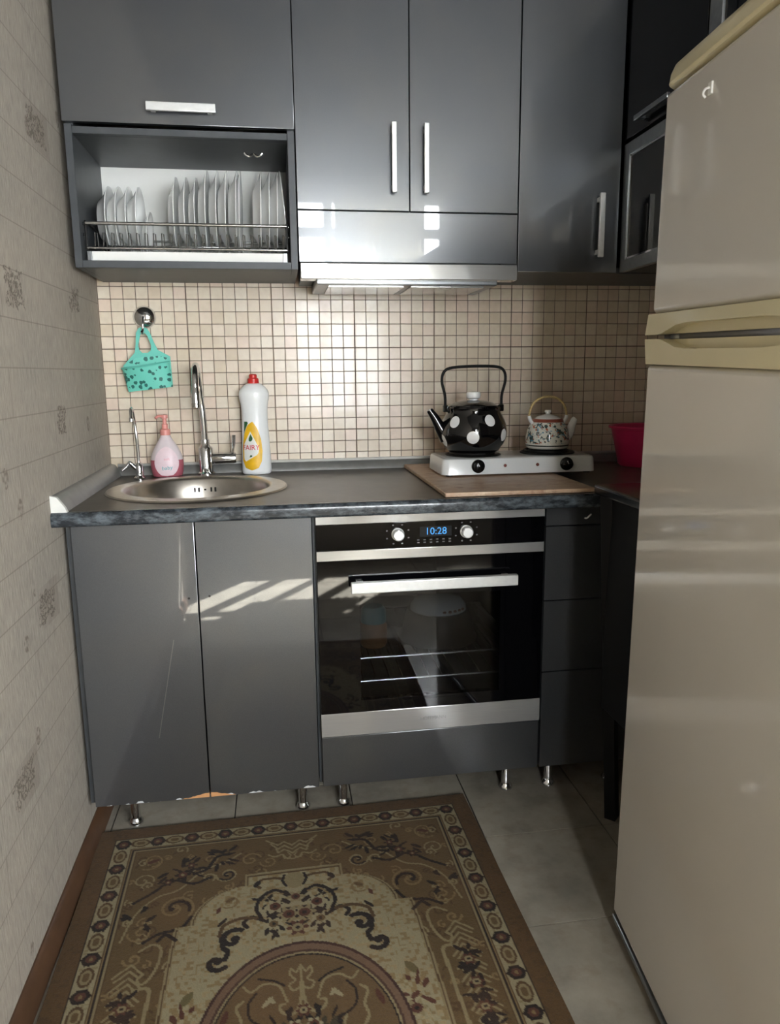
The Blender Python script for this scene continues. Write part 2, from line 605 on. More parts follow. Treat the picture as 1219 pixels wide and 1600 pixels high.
def text_mesh(s, size, extrude=0.0003):
    cu = bpy.data.curves.new('lettering', 'FONT')
    cu.body = s; cu.size = size; cu.extrude = extrude
    cu.align_x = 'CENTER'; cu.align_y = 'CENTER'; cu.resolution_u = 3
    ob = bpy.data.objects.new('lettering_source', cu)
    COL.objects.link(ob)
    bpy.context.view_layer.update()
    me = bpy.data.meshes.new_from_object(ob.evaluated_get(bpy.context.evaluated_depsgraph_get()))
    bpy.data.objects.remove(ob)
    bpy.data.curves.remove(cu)
    return me

def arc(cx, cy, r, a0, a1, n=12):
    return [(cx + r * math.cos(math.radians(a0 + (a1 - a0) * i / n)), cy + r * math.sin(math.radians(a0 + (a1 - a0) * i / n))) for i in range(n + 1)]

def smooth_path(pts, n=8):
    """Catmull-Rom through pts"""
    P = [Vector(p) for p in pts]
    P = [P[0] * 2 - P[1]] + P + [P[-1] * 2 - P[-2]]
    out = []
    for i in range(1, len(P) - 2):
        for k in range(n):
            t = k / n
            out.append(0.5 * ((2 * P[i]) + (-P[i - 1] + P[i + 1]) * t + (2 * P[i - 1] - 5 * P[i] + 4 * P[i + 1] - P[i + 2]) * t * t + (-P[i - 1] + 3 * P[i] - 3 * P[i + 1] + P[i + 2]) * t ** 3))
    out.append(P[-2])
    return out

# ------------------------------------------------------------------ the room
XR, YR, ZC = 1.86, -3.70, 2.60
XW, YP = 3.40, -1.90        # behind the fridge the room widens to the right
floor = struct(obj('floor', box(nb(), -0.1, XW + 0.1, YR - 0.15, 0.12, -0.10, -0.004), 'grout_floor', smooth=False))
TJ, JX, JY = 0.3291, 1.3524, -0.7219
gap = 0.0018
k_tiles = {}
ci0, ci1 = -5, 7
for i in range(ci0, ci1):
    xa, xb = max(JX + i * TJ + gap, 0.0), min(JX + (i + 1) * TJ - gap, XW)
    if xb - xa < 0.01: continue
    for j in range(-10, -3 if xb > XR + .01 else 3):
        ya, yb_ = max(JY + j * TJ + gap, YR), min(JY + (j + 1) * TJ - gap, 0.0)
        if yb_ - ya < 0.01: continue
        key = (round(xb - xa, 4), round(yb_ - ya, 4))
        if key not in k_tiles:
            k_tiles[key] = finish(box(nb(), 0, key[0], 0, key[1], -0.0045, 0.0), 'floor_tile', False)
            k_tiles[key].materials.append(MATS['floor_tile'])
        obj('floor_tile', k_tiles[key], None, floor, loc=(xa, ya, 0))

struct(obj('ceiling', box(nb(), -0.1, XW + 0.1, YR - 0.15, 0.12, ZC, ZC + 0.1), 'ceiling_paint', smooth=False))
struct(obj('wall_left', box(nb(), -0.10, 0.0, YR - 0.15, 0.12, -0.1, ZC), 'wallpaper', smooth=False))
bm = nb(); box(bm, XR, XR + 0.1, YP, 0.12, -0.1, ZC)
struct(obj('wall_right', bm, 'plaster', smooth=False))
struct(obj('wall_partition', box(nb(), XR, XW + .1, YP, YP + .1, -0.1, ZC), 'plaster', smooth=False))
wb = struct(obj('wall_back', box(nb(), -0.0, XR, 0.0, 0.12, -0.1, ZC), 'plaster', smooth=False))
# mosaic splashback: grout bed plus every small tile
obj('grout_bed', box(nb(), 0.0, XR, -0.0040, 0.0005, 0.905, 1.50), 'grout', wb, smooth=False)
tile_me = {}
rest = nb()
for ci in range(0, 51):
    for rj in range(-10, 6):
        gx0 = 0.0016 if ci % 7 == 0 else 0.0009
        gx1 = 0.0016 if (ci + 1) % 7 == 0 else 0.0009
        gz0 = 0.0015 if rj % 7 == 0 else 0.0009
        gz1 = 0.0015 if (rj + 1) % 7 == 0 else 0.0009
        xa, xb = ci * TP + gx0, min((ci + 1) * TP - gx1, XR)
        za, zb = ZT + rj * TP + gz0, ZT + (rj + 1) * TP - gz1
        if xb - xa < 0.004: continue
        if ci < 18:
            key = (round(xb - xa, 5), round(zb - za, 5))
            if key not in tile_me:
                tile_me[key] = finish(box(nb(), 0, key[0], -0.0058, -0.0035, 0, key[1], 0.0007, 1), 'mosaic_tile', True)
                tile_me[key].materials.append(MATS['mosaic'])
            obj('mosaic_tile', tile_me[key], None, wb, loc=(xa, random.uniform(-.0003, .0003), za))
        else:
            d = random.uniform(-.0003, .0003)
            box(rest, xa, xb, -0.0058 + d, -0.0035 + d, za, zb, 0.0007, 1)
o = obj('mosaic_tiles', rest, 'mosaic', wb)
o['kind'] = 'stuff'

# rear wall with the window that lights the kitchen
WX0, WX1, WZ0, WZ1 = 0.66, 1.80, 0.85, 2.45
VX0, VX1, VZ1 = 2.00, 3.10, 1.88
bm = nb()
box(bm, -0.1, WX0, YR - 0.15, YR, -0.1, ZC); box(bm, WX1, VX0, YR - 0.15, YR, -0.1, ZC); box(bm, VX1, XW, YR - 0.15, YR, -0.1, ZC)
box(bm, VX0, VX1, YR - 0.15, YR, -0.1, WZ0); box(bm, VX0, VX1, YR - 0.15, YR, VZ1, ZC)
box(bm, WX0, WX1, YR - 0.15, YR, -0.1, WZ0); box(bm, WX0, WX1, YR - 0.15, YR, WZ1, ZC)
struct(obj('wall_rear', bm, 'plaster', smooth=False))
win = bpy.data.objects.new('window_1', None); COL.objects.link(win); win.location = (1.175, YR - 0.08, WZ0); struct(win)
ROOTS['window_1'] = Matrix.Translation(win.location).inverted()
bm = nb()
ya, yb_ = YR - 0.11, YR - 0.06
for xa, xb in ((WX0, WX0 + .06), (WX1 - .06, WX1), (0.90, 0.965), (1.155, 1.205), (1.40, 1.47)): box(bm, xa, xb, ya, yb_, WZ0, WZ1, .004)
for za, zb in ((WZ0, WZ0 + .06), (WZ1 - .06, WZ1), (2.16, 2.23)): box(bm, WX0 + .05, WX1 - .05, ya + .002, yb_ - .002, za, zb, .004)
obj('window_frame', bm, 'upvc', win)
for xa, xb in ((WX0 + .06, .90), (.965, 1.155), (1.205, 1.40), (1.47, WX1 - .06)):
    for za, zb in ((WZ0 + .06, 2.16), (2.23, WZ1 - .06)):
        obj('window_pane', box(nb(), xa, xb, YR - .088, YR - .084, za, zb), 'window_glass', win, smooth=False)
obj('window_sill', box(nb(), WX0 - .04, WX1 + .04, YR - .02, YR + .10, WZ0 - .035, WZ0 - .002, .006), 'upvc', win)
# second, lower window in the wider part: unseen, added to light the left wall
struct(obj('wall_side', box(nb(), XW, XW + .1, YR - .15, YP, -.1, ZC), 'plaster', smooth=False))
win2 = bpy.data.objects.new('window_added', None); COL.objects.link(win2); win2.location = ((VX0 + VX1) / 2, YR - .08, WZ0); struct(win2)
ROOTS['window_added'] = Matrix.Translation(win2.location).inverted()
bm = nb()
for xa, xb in ((VX0, VX0 + .06), (VX1 - .06, VX1), (2.52, 2.58)): box(bm, xa, xb, ya, yb_, WZ0, VZ1, .004)
for za, zb in ((WZ0, WZ0 + .06), (VZ1 - .06, VZ1)): box(bm, VX0 + .05, VX1 - .05, ya + .002, yb_ - .002, za, zb, .004)
obj('window_frame', bm, 'upvc', win2)
for xa, xb in ((VX0 + .06, 2.52), (2.58, VX1 - .06)):
    obj('window_pane', box(nb(), xa, xb, YR - .088, YR - .084, WZ0 + .06, VZ1 - .06), 'window_glass', win2, smooth=False)
# sheer curtain drawn over the middle of the window
bm = nb()
NXC = 90
for a, b in ((0.97, 1.61),):
    rows = []
    for s in (0, 1):
        row = []
        for zc in (1.62, 2.48):
            row.append([bm.verts.new((a + (b - a) * i / NXC, YR + 0.06 + 0.018 * math.sin(i * 0.95) + s * 0.002, zc)) for i in range(NXC + 1)])
        rows.append(row)
    for s in (0, 1):
        lo, hi = rows[s]
        for i in range(NXC): bm.faces.new((lo[i], lo[i + 1], hi[i + 1], hi[i]))
    for i in range(NXC):
        for q in (0, 1): bm.faces.new((rows[0][q][i], rows[0][q][i + 1], rows[1][q][i + 1], rows[1][q][i]))
cu = thing('curtain', 'short sheer white curtain hanging over the upper half of the window', 'curtain', (1.3, YR + .06, 1.62))
obj('curtain_cloth', bm, 'sheer_curtain', cu)
obj('curtain_rod', tube(nb(), [(0.58, YR + .06, 2.485), (1.84, YR + .06, 2.485)], 0.008), 'white_metal', cu)
for x in (.60, 1.82): obj('rod_bracket', box(nb(), x - .008, x + .008, YR - .001, YR + .062, 2.477, 2.493), 'white_metal', cu)

# brown baseboard along the papered wall
prof = [(0, 0), (0.020, 0), (0.018, 0.030), (0.012, 0.050), (0.004, 0.058), (0, 0.058)]
struct(obj('baseboard_left', prism(nb(), [(p[0], p[1]) for p in prof], YR, -0.02, 'y'), 'wood_brown'))

# ------------------------------------------------------------------ base units
YF = -0.612   # plane of the lower fronts
def leg(parent, x, y, h=0.123):
    obj('leg', lathe(nb(), [(0, 0), (0.020, 0), (0.020, 0.006), (0.014, 0.014), (0.0125, 0.02), (0.0125, h)], 20, (x, y, 0)), 'chrome', parent)

def carcass(parent, x0, x1, z0, z1, yf, yb, t=0.016, m='carcass', back=True, top=True):
    obj('side_panel', box(nb(), x0, x0 + t, yf, yb, z0, z1, .0006, 1), m, parent)
    obj('side_panel', box(nb(), x1 - t, x1, yf, yb, z0, z1, .0006, 1), m, parent)
    obj('bottom_panel', box(nb(), x0 + t, x1 - t, yf + .001, yb, z0, z0 + t, .0006, 1), m, parent)
    if top: obj('top_panel', box(nb(), x0 + t, x1 - t, yf + .001, yb, z1 - t, z1, .0006, 1), m, parent)
    if back: obj('back_panel', box(nb(), x0 + t, x1 - t, yb - .006, yb, z0 + t, z1 - t), m, parent)

c = thing('sink_cabinet', 'graphite two-door base cabinet under the round sink, chipped along the bottom', 'cabinet', (0.31, -0.3, 0))
carcass(c, 0.010, 0.598, 0.125, 0.866, -0.592, -0.03, top=False)
d1 = obj('door', box(nb(), 0.026, 0.3112, YF, -0.5935, 0.123, 0.8585, .0012), 'laminate_worn', c)
d2 = obj('door', box(nb(), 0.3142, 0.5975, YF, -0.5935, 0.123, 0.8585, .0012), 'laminate_worn', c)
for d, hx, hz in ((d1, .290, .665), (d2, .340, .668)):
    b = lathe(nb(), [(0, 0), (0.003, 0), (0.0028, .0006), (0, .0008)], 12)
    xform(b, Matrix.Translation((hx, YF, hz)) @ Matrix.Rotation(PI / 2, 4, 'X'))
    obj('screw_hole', b, 'rubber', d)
for x in (.098, .555):
    leg(c, x, -.498); leg(c, x, -.10)

c = thing('oven_cabinet', 'graphite base cabinet housing the oven, with a plain drawer front below', 'cabinet', (0.90, -0.3, 0))
carcass(c, 0.600, 1.2075, 0.125, 0.866, -0.592, -0.03, t=0.014, top=False)
obj('oven_shelf', box(nb(), .614, 1.1935, -.59, -.036, .245, .260), 'carcass', c, smooth=False)
obj('drawer_front', box(nb(), 0.6085, 1.2045, YF, -0.5935, 0.123, 0.2625, .0012), 'laminate', c)
for x in (.671, 1.151):
    leg(c, x, -.498); leg(c, x, -.10)

c = thing('drawer_cabinet', 'narrow graphite base cabinet with four stacked drawer fronts beside the oven', 'cabinet', (1.36, -0.3, 0))
carcass(c, 1.2095, 1.505, 0.125, 0.866, -0.592, -0.03, t=0.014)
for za, zb in ((.8105, .8585), (.607, .8072), (.405, .6035), (.123, .4015)):
    obj('drawer_front', box(nb(), 1.2105, 1.504, YF, -0.5935, za, zb), 'laminate', c, smooth=False)
for x in (1.282, 1.47):
    leg(c, x, -.498); leg(c, x, -.10)
o = obj('drawer_hook', tube(nb(), smooth_path([(1.317, YF - .001, .827), (1.318, YF - .010, .829), (1.324, YF - .012, .835), (1.330, YF - .008, .838)], 5), .0022, 8), 'white_metal', c)
o['label'] = 'small white hook on the top drawer'

# ------------------------------------------------------------------ worktop with a round cut-out
SX, SY, SR = 0.300, -0.340, 0.245
WT0, WT1, WY0, WZb, WZt = 0.0, XR - .001, -0.652, 0.868, 0.900
HR = 0.228
bm = nb()
angs = [2 * PI * i / 72 for i in range(72)]
for cx, cy in ((WT0, WY0), (WT1, WY0), (WT0, -0.002), (WT1, -0.002)):
    angs.append(math.atan2(cy - SY, cx - SX) % (2 * PI))
angs = sorted(set(angs))
def bound(a):
    dx, dy = math.cos(a), math.sin(a)
    t = 1e9
    if dx > 1e-9: t = min(t, (WT1 - SX) / dx)
    if dx < -1e-9: t = min(t, (WT0 - SX) / dx)
    if dy > 1e-9: t = min(t, (-0.002 - SY) / dy)
    if dy < -1e-9: t = min(t, (WY0 - SY) / dy)
    return SX + dx * t, SY + dy * t
L = {}
for z in (WZb, WZt):
    L[z] = ([bm.verts.new((SX + HR * math.cos(a), SY + HR * math.sin(a), z)) for a in angs],
            [bm.verts.new((*bound(a), z)) for a in angs])
n = len(angs)
for i in range(n):
    j = (i + 1) % n
    for z in (WZb, WZt):
        h, q = L[z]; bm.faces.new((h[i], h[j], q[j], q[i]))
    for k in (0, 1):
        bm.faces.new((L[WZb][k][i], L[WZb][k][j], L[WZt][k][j], L[WZt][k][i]))
w = thing('kitchen_worktop', 'dark brown-grey laminate worktop with a worn marbled front edge', 'worktop', (0.9, -.3, WZb))
obj('slab', bm, 'worktop', w, smooth=False)
pf = [(WY0, WZb - .002)] + [(WY0 - .004 + p[0], p[1]) for p in []] + [(WY0 - .010, WZb - .002)] + arc(WY0 - .010, WZb + .006, .008, -90, -180, 5)[1:] + arc(WY0 - .006, WZt - .0115, .012, 180, 90, 6) + [(WY0, WZt + .0005)]
obj('front_edge', prism(nb(), pf, WT0 + .0005, WT1, 'x'), 'worktop_edge', w)

# upstands where the worktop meets the walls
t1 = struct(obj('trim_1', prism(nb(), [(-.0065, .9005), (-.026, .9005), (-.024, .908), (-.012, .928), (-.0065, .930)], 0.022, XR - .002, 'x'), 'upstand_grey'))
obj('top_lip', prism(nb(), [(-.0060, .9285), (-.0135, .9270), (-.0135, .9345), (-.0060, .9360)], 0.022, XR - .002, 'x'), 'upstand_white', t1)
t2 = struct(obj('trim_2', prism(nb(), [(.0005, .9005), (.034, .9005), (.030, .910), (.014, .934), (.0005, .938)], -.648, -.0065, 'y'), 'upstand_grey'))
obj('end_cap', prism(nb(), [(.0002, .8995), (.036, .8995), (.032, .911), (.015, .9355), (.0002, .940)], -.660, -.648, 'y'), 'upstand_white', t2)

# ------------------------------------------------------------------ sink
s = thing('round_sink', 'round stainless steel sink set in the dark worktop', 'sink', (SX, SY, .75))
obj('bowl', lathe(nb(), [(SR, .9008), (SR - .004, .9045), (.205, .9060), (.198, .9040), (.192, .896), (.186, .86), (.172, .79), (.150, .765), (.05, .757), (.04, .752), (0, .752), (0, .750), (.042, .750), (.052, .755), (.152, .763), (.174, .788), (.188, .86), (.194, .895), (.200, .9000)], 72, (SX, SY, 0), close=True), 'sink_steel', s)
for dx, wd in ((-.030, .005), (-.018, .005), (0, .006), (.018, .005), (.030, .005)):
    hh = .0065 if dx else .002
    b = box(nb(), -wd / 2, wd / 2, -.002, .002, -hh, hh, .0006, 1)
    yy = SY + math.sqrt(.1855 ** 2 - dx * dx)
    xform(b, Matrix.Translation((SX + dx, yy - .0015, .868)))
    obj('overflow_slot', b, 'rubber', s)
obj('drain', lathe(nb(), [(0, .7525), (.036, .7525), (.036, .755), (.03, .7565), (0, .7545)], 24, (SX, SY, 0)), 'chrome', s)

# main mixer tap
f = thing('mixer_tap', 'chrome swan-neck mixer tap with side lever behind the sink', 'tap', (.299, -.072, .9))
obj('body', lathe(nb(), [(0, .9005), (.027, .9005), (.027, .908), (.0225, .912), (.0225, .984), (.019, .990), (.014, .996), (.014, 1.012), (0, 1.012)], 28, (.299, -.068, 0)), 'chrome', f)
path = smooth_path([(.299, -.068, 1.005), (.297, -.069, 1.08), (.292, -.072, 1.150), (.290, -.084, 1.200), (.290, -.115, 1.232), (.291, -.155, 1.232), (.292, -.185, 1.205), (.292, -.195, 1.160), (.292, -.198, 1.128)], 6)
obj('spout', tube(nb(), path, [.0105] * (len(path) - 7) + [.0125] * 7, 16), 'chrome', f)
obj('aerator', tube(nb(), [(.292, -.198, 1.128), (.292, -.1985, 1.116)], .0105, 16), 'bright_wire', f)
obj('side_valve', tube(nb(), [(.318, -.068, .953), (.385, -.068, .953), (.392, -.068, .953)], [.0175, .0175, .0155], 20), 'chrome', f)
obj('lever', tube(nb(), smooth_path([(.380, -.068, .968), (.384, -.070, .985), (.388, -.076, 1.025)], 5), [.004] * 6 + [.0055] * 5, 10), 'chrome', f)

# small drinking-water tap
f = thing('filter_tap', 'slim chrome drinking-water tap with small lever beside the soap dispenser', 'tap', (.106, -.12, .9))
obj('body', lathe(nb(), [(0, .9005), (.017, .9005), (.017, .906), (.011, .912), (.0115, .940), (.009, .946), (.006, .952), (0, .952)], 20, (.106, -.12, 0)), 'chrome', f)
path = smooth_path([(.106, -.12, .945), (.105, -.12, 1.02), (.101, -.122, 1.085), (.101, -.140, 1.112), (.103, -.168, 1.112), (.105, -.182, 1.090), (.105, -.184, 1.078)], 6)
obj('spout', tube(nb(), path, [.0048] * (len(path) - 6) + [.0062] * 6, 12), 'chrome', f)
obj('lever', tube(nb(), smooth_path([(.100, -.120, .932), (.088, -.124, .944), (.080, -.126, .952), (.070, -.128, .940), (.058, -.130, .930)], 4), [.0065] * 9 + [.0042] * 8, 10), 'chrome', f)

# soap dispenser
cx, cy = .181, -.066
c = thing('soap_dispenser', 'teardrop pump bottle of pink hand soap with a pale label', 'soap dispenser', (cx, cy, .9))
prf = lambda z: [r for zz, r in [] ] 
SOAP = [(.9008, .040), (.903, .044), (.915, .0475), (.935, .050), (.950, .0495), (.970, .045), (.990, .036), (1.008, .025), (1.020, .017), (1.028, .0145)]
def interp(tab, z):
    for (a, ra), (b, rb) in zip(tab, tab[1:]):
        if a <= z <= b: return ra + (rb - ra) * (z - a) / (b - a)
    return tab[-1][1]
obj('liquid', lathe(nb(), [(0, .9008)] + [(r, z) for z, r in SOAP if z < .952] + [(interp(SOAP, .953), .953), (0, .953)], 40, (cx, cy, 0), 1, .72), 'soap_liquid', c)
obj('bottle', lathe(nb(), [(0, .9532), (interp(SOAP, .9532), .9532)] + [(r, z) for z, r in SOAP if z > .9532] + [(0, 1.028)], 40, (cx, cy, 0), 1, .72), 'soap_bottle', c)
pm = obj('pump', lathe(nb(), [(0, 1.0285), (.0155, 1.0285), (.0155, 1.045), (.009, 1.048), (.009, 1.062), (.006, 1.063), (.006, 1.078), (.0105, 1.080), (.0105, 1.090), (0, 1.092)], 24, (cx, cy, 0)), 'pump_pink', c)
obj('nozzle', tube(nb(), smooth_path([(cx, cy, 1.086), (cx - .015, cy - .014, 1.087), (cx - .023, cy - .022, 1.081)], 5), .0042, 10), 'pump_pink', pm)
def patch(tab, cxy, sx, sy, a0, outline_pts, off, name, m, parent, rows=14):
    """a label that follows a bottle: polygon outline in (arc length, height) filled and wrapped on the surface"""
    bm = nb()
    zs = [p[1] for p in outline_pts]
    z0, z1 = min(zs), max(zs)
    prev = None
    poly = outline_pts
    def span(z):
        xs = []
        for (xa, za), (xb, zb) in zip(poly, poly[1:] + poly[:1]):
            if (za - z) * (zb - z) <= 0 and abs(za - zb) > 1e-9:
                xs.append(xa + (xb - xa) * (z - za) / (zb - za))
        return (min(xs), max(xs)) if xs else None
    NX = 10
    grid = []
    for i in range(rows + 1):
        z = z0 + (z1 - z0) * (0.004 + 0.992 * i / rows)
        sp_ = span(z)
        if not sp_: continue
        row = []
        for k in range(NX + 1):
            x = sp_[0] + (sp_[1] - sp_[0]) * k / NX
            row.append(wrap(tab, cxy, sx, sy, a0, x, z, off))
        grid.append(row)
    V = [[bm.verts.new(p) for p in row] for row in grid]
    for A, B in zip(V, V[1:]):
        for k in range(NX): bm.faces.new((A[k], A[k + 1], B[k + 1], B[k]))
    return obj(name, bm, m, parent)
def wrap(tab, cxy, sx, sy, a0, x, z, off):
    r = interp(tab, z)
    rm = 0.046
    a = a0 + x / rm
    return (cxy[0] + (r * sx + off) * math.cos(a), cxy[1] + (r * sy + off) * math.sin(a), z)
def wrap_text(s_, size, tab, cxy, sx, sy, a0, xc, zc, off, name, m, parent, lean=0.0):
    me = text_mesh(s_, size)
    for v in me.vertices:
        x, z, e = v.co.x + xc, v.co.y + zc + v.co.x * lean, v.co.z
        v.co = wrap(tab, cxy, sx, sy, a0, x, z, off + e)
    return obj(name, me, m, parent)
oval = lambda xc, zc, a, b, n=28: [(xc + a * math.cos(2 * PI * i / n), zc + b * math.sin(2 * PI * i / n)) for i in range(n)]
a0 = math.radians(-90)
lb = patch(SOAP, (cx, cy), 1, .72, a0, oval(.003, .948, .037, .047), .0007, 'label', 'label_pale', c)
lb['label'] = 'pale pink oval label'
wrap_text('baby', .016, SOAP, (cx, cy), 1, .72, a0, .004, .930, .0013, 'lettering', 'label_teal', lb, .1)
wrap_text('soft', .011, SOAP, (cx, cy), 1, .72, a0, .004, .957, .0013, 'lettering', 'label_pink', lb)

# washing-up liquid
cx, cy = .4545, -.066
c = thing('dish_soap_bottle', 'tall white washing-up liquid bottle with yellow label and red cap', 'bottle', (cx, cy, .9))
FA = [(.9008, .040), (.904, .044), (.912, .0458), (.950, .0450), (.990, .0435), (1.030, .0415), (1.070, .0400), (1.100, .0400), (1.120, .0425), (1.138, .0460), (1.150, .0465), (1.160, .0440), (1.170, .036), (1.178, .026), (1.182, .019)]
obj('bottle', lathe(nb(), [(0, .9008)] + [(r, z) for z, r in FA] + [(0, 1.182)], 44, (cx, cy, 0), 1, .70), 'bottle_white', c)
cp = obj('cap', lathe(nb(), [(0, 1.182), (.0175, 1.182), (.0170, 1.196), (.012, 1.199), (.012, 1.2075), (.009, 1.210), (0, 1.210)], 24, (cx, cy, 0)), 'red_cap', c)
a0 = math.radians(-108)
alm = [(.0, .914), (.020, .920), (.032, .942), (.036, .975), (.033, 1.012), (.022, 1.046), (.006, 1.066), (-.012, 1.056), (-.028, 1.028), (-.036, .990), (-.036, .945), (-.022, .922)]
lb = patch(FA, (cx, cy), 1, .70, a0, alm, .0008, 'label', 'label_yellow', c, 20)
lb['label'] = 'yellow label with green drop and red lettering'
patch(FA, (cx, cy), 1, .70, a0, [(-.028, .995), (-.018, 1.010), (-.002, 1.036), (.012, 1.010), (.024, .985), (.022, .965), (.004, .955), (-.020, .942), (-.028, .950)], .0013, 'label_field', 'label_white', lb, 14)
patch(FA, (cx, cy), 1, .70, a0, [(-.003, 1.004), (.004, 1.008), (.0055, 1.015), (-.001, 1.028), (-.008, 1.014), (-.008, 1.007)], .0018, 'drop_emblem', 'label_green', lb, 8)
patch(FA, (cx, cy), 1, .70, a0, [(-.030, 1.028), (-.022, 1.042), (-.010, 1.062), (-.014, 1.066), (-.028, 1.066)], .0006, 'corner_flash', 'label_green', lb, 8)
wrap_text('FAIRY', .0225, FA, (cx, cy), 1, .70, a0, -.002, .985, .0018, 'lettering', 'label_red', lb)
patch(FA, (cx, cy), 1, .70, a0, [(-.006, .955), (.002, .956), (.002, .962), (-.004, .962)], .0018, 'leaf_emblem', 'label_green', lb, 4)

# wall hook and hanging caddy
h = thing('suction_hook', 'round chrome suction hook on the mosaic tiles', 'hook', (.134, -.006, 1.384))
b = lathe(nb(), [(0, 0), (.034, 0), (.0345, .004), (.031, .012), (.022, .019), (.010, .0225), (0, .023)], 36)
xform(b, Matrix.Translation((.134, -.0062, 1.384)) @ Matrix.Rotation(PI / 2, 4, 'X'))
obj('cup', b, 'chrome', h)
obj('hook_arm', tube(nb(), smooth_path([(.133, -.028, 1.384), (.132, -.036, 1.366), (.131, -.038, 1.345), (.131, -.046, 1.334), (.131, -.054, 1.340)], 5), .0042, 10), 'chrome', h)

c = thing('hanging_caddy', 'turquoise patterned plastic caddy hanging from the chrome hook', 'caddy', (.135, -.03, 1.16))
# back plate with the strap loop (outer outline with a hole) and the open pocket
outer = [(.077, 1.160), (.209, 1.174), (.206, 1.266), (.178, 1.268), (.160, 1.310), (.150, 1.338), (.143, 1.350), (.131, 1.355), (.118, 1.350), (.110, 1.336), (.107, 1.305), (.100, 1.262), (.066, 1.238)]
hole = [(.114, 1.300), (.116, 1.286), (.124, 1.277), (.140, 1.277), (.150, 1.284), (.152, 1.298), (.148, 1.312), (.142, 1.330), (.132, 1.338), (.122, 1.332)]
bm = nb()
def plate_with_hole(bm, outer, hole, y0, y1, N=56):
    ctr = Vector((sum(p[0] for p in hole) / len(hole), sum(p[1] for p in hole) / len(hole)))
    def cast(poly, a):
        d = Vector((math.cos(a), math.sin(a)))
        best = None
        for p, q in zip(poly, poly[1:] + poly[:1]):
            p, q = Vector(p) - ctr, Vector(q) - ctr
            e = q - p
            den = d.x * e.y - d.y * e.x
            if abs(den) < 1e-12: continue
            t = (p.x * e.y - p.y * e.x) / den
            s_ = (p.x * d.y - p.y * d.x) / den
            if t > 0 and -1e-6 <= s_ <= 1 + 1e-6 and (best is None or t > best): best = t
        return ctr + d * best
    A = sorted([2 * PI * i / N for i in range(N)] + [math.atan2(p[1] - ctr.y, p[0] - ctr.x) % (2 * PI) for p in outer])
    R = []
    for y in (y0, y1):
        R.append(([bm.verts.new((*[cast(hole, a)[0]], y, cast(hole, a)[1])) for a in A], [bm.verts.new((cast(outer, a)[0], y, cast(outer, a)[1])) for a in A]))
    n = len(A)
    for i in range(n):
        j = (i + 1) % n
        for q in (0, 1): bm.faces.new((R[q][0][i], R[q][0][j], R[q][1][j], R[q][1][i]))
        for k in (0, 1): bm.faces.new((R[0][k][i], R[0][k][j], R[1][k][j], R[1][k][i]))
plate_with_hole(bm, outer, hole, -.036, -.032)
obj('back_plate', bm, 'turquoise', c, smooth=False)
bm = nb()
# pocket: bulging front wall, lower edge joined to the plate
NU, NV = 16, 6
gr = {}
for s_ in (0, 1):
    for i in range(NU + 1):
        for k in range(NV + 1):
            u_, v_ = i / NU, k / NV
            xl = .077 + (.062 - .077) * v_; xr = .209 + (.203 - .209) * v_
            zl = 1.160 + (1.231 - 1.160) * v_; zr = 1.174 + (1.250 - 1.174) * v_
            bul = math.sin(PI * u_) ** 0.6 * (0.010 + 0.024 * v_)
            gr[s_, i, k] = bm.verts.new((xl + (xr - xl) * u_, -.036 - bul - s_ * .003, zl + (zr - zl) * u_ - 0.004 * math.sin(PI * u_) * v_))
for i in range(NU):
    for k in range(NV):
        for s_ in (0, 1): bm.faces.new((gr[s_, i, k], gr[s_, i + 1, k], gr[s_, i + 1, k + 1], gr[s_, i, k + 1]))
for i in range(NU):
    for k in (0, NV): bm.faces.new((gr[0, i, k], gr[0, i + 1, k], gr[1, i + 1, k], gr[1, i, k]))
for k in range(NV):
    for i in (0, NU): bm.faces.new((gr[0, i, k], gr[0, i, k + 1], gr[1, i, k + 1], gr[1, i, k]))
obj('pocket', bm, 'caddy_lattice', c)
bm = nb()
prism(bm, [(.104, 1.262), (.172, 1.268), (.198, 1.262), (.196, 1.252), (.070, 1.236), (.072, 1.242)], -.0375, -.0362, 'y')
obj('upper_lattice', bm, 'caddy_lattice', c)
obj('pocket_rim', tube(nb(), [tuple(gr_) for gr_ in [(.062 + (.203 - .062) * i / NU, -.0385 - math.sin(PI * i / NU) ** 0.6 * .034, 1.231 + .019 * i / NU - .004 * math.sin(PI * i / NU)) for i in range(NU + 1)]], .0028, 8), 'turquoise', c)

# ------------------------------------------------------------------ board, hotplate, kettle, teapot, bowl
tag(obj('chopping_board', box(nb(), .932, 1.330, -.645, -.032, .9008, .9125, .003), 'board_wood'), 'pale brown patterned wooden board under the white hotplate', 'board')

hp = thing('hotplate', 'white enamel two-burner tabletop hotplate with black knobs', 'hotplate', (1.22, -.26, .912))
bm = nb()
HX0, HX1, HY0, HY1 = .986, 1.452, -.372, -.165
def rrect(x0, x1, y0, y1, r, n=5):
    return arc(x1 - r, y1 - r, r, 0, 90, n) + arc(x0 + r, y1 - r, r, 90, 180, n) + arc(x0 + r, y0 + r, r, 180, 270, n) + arc(x1 - r, y0 + r, r, 270, 360, n)
levels = [(.918, 0.0), (.956, 0.003), (.962, 0.006), (.9645, 0.012)]
rows = []
for z, ins in levels:
    rows.append([bm.verts.new((x, y, z)) for x, y in rrect(HX0 + ins, HX1 - ins, HY0 + ins, HY1 - ins, .022 - ins * .6)])
n = len(rows[0])
for A, B in zip(rows, rows[1:]):
    for i in range(n): bm.faces.new((A[i], A[(i + 1) % n], B[(i + 1) % n], B[i]))
bm.faces.new(rows[0]); bm.faces.new(rows[-1])
obj('housing', bm, 'white_enamel', hp)
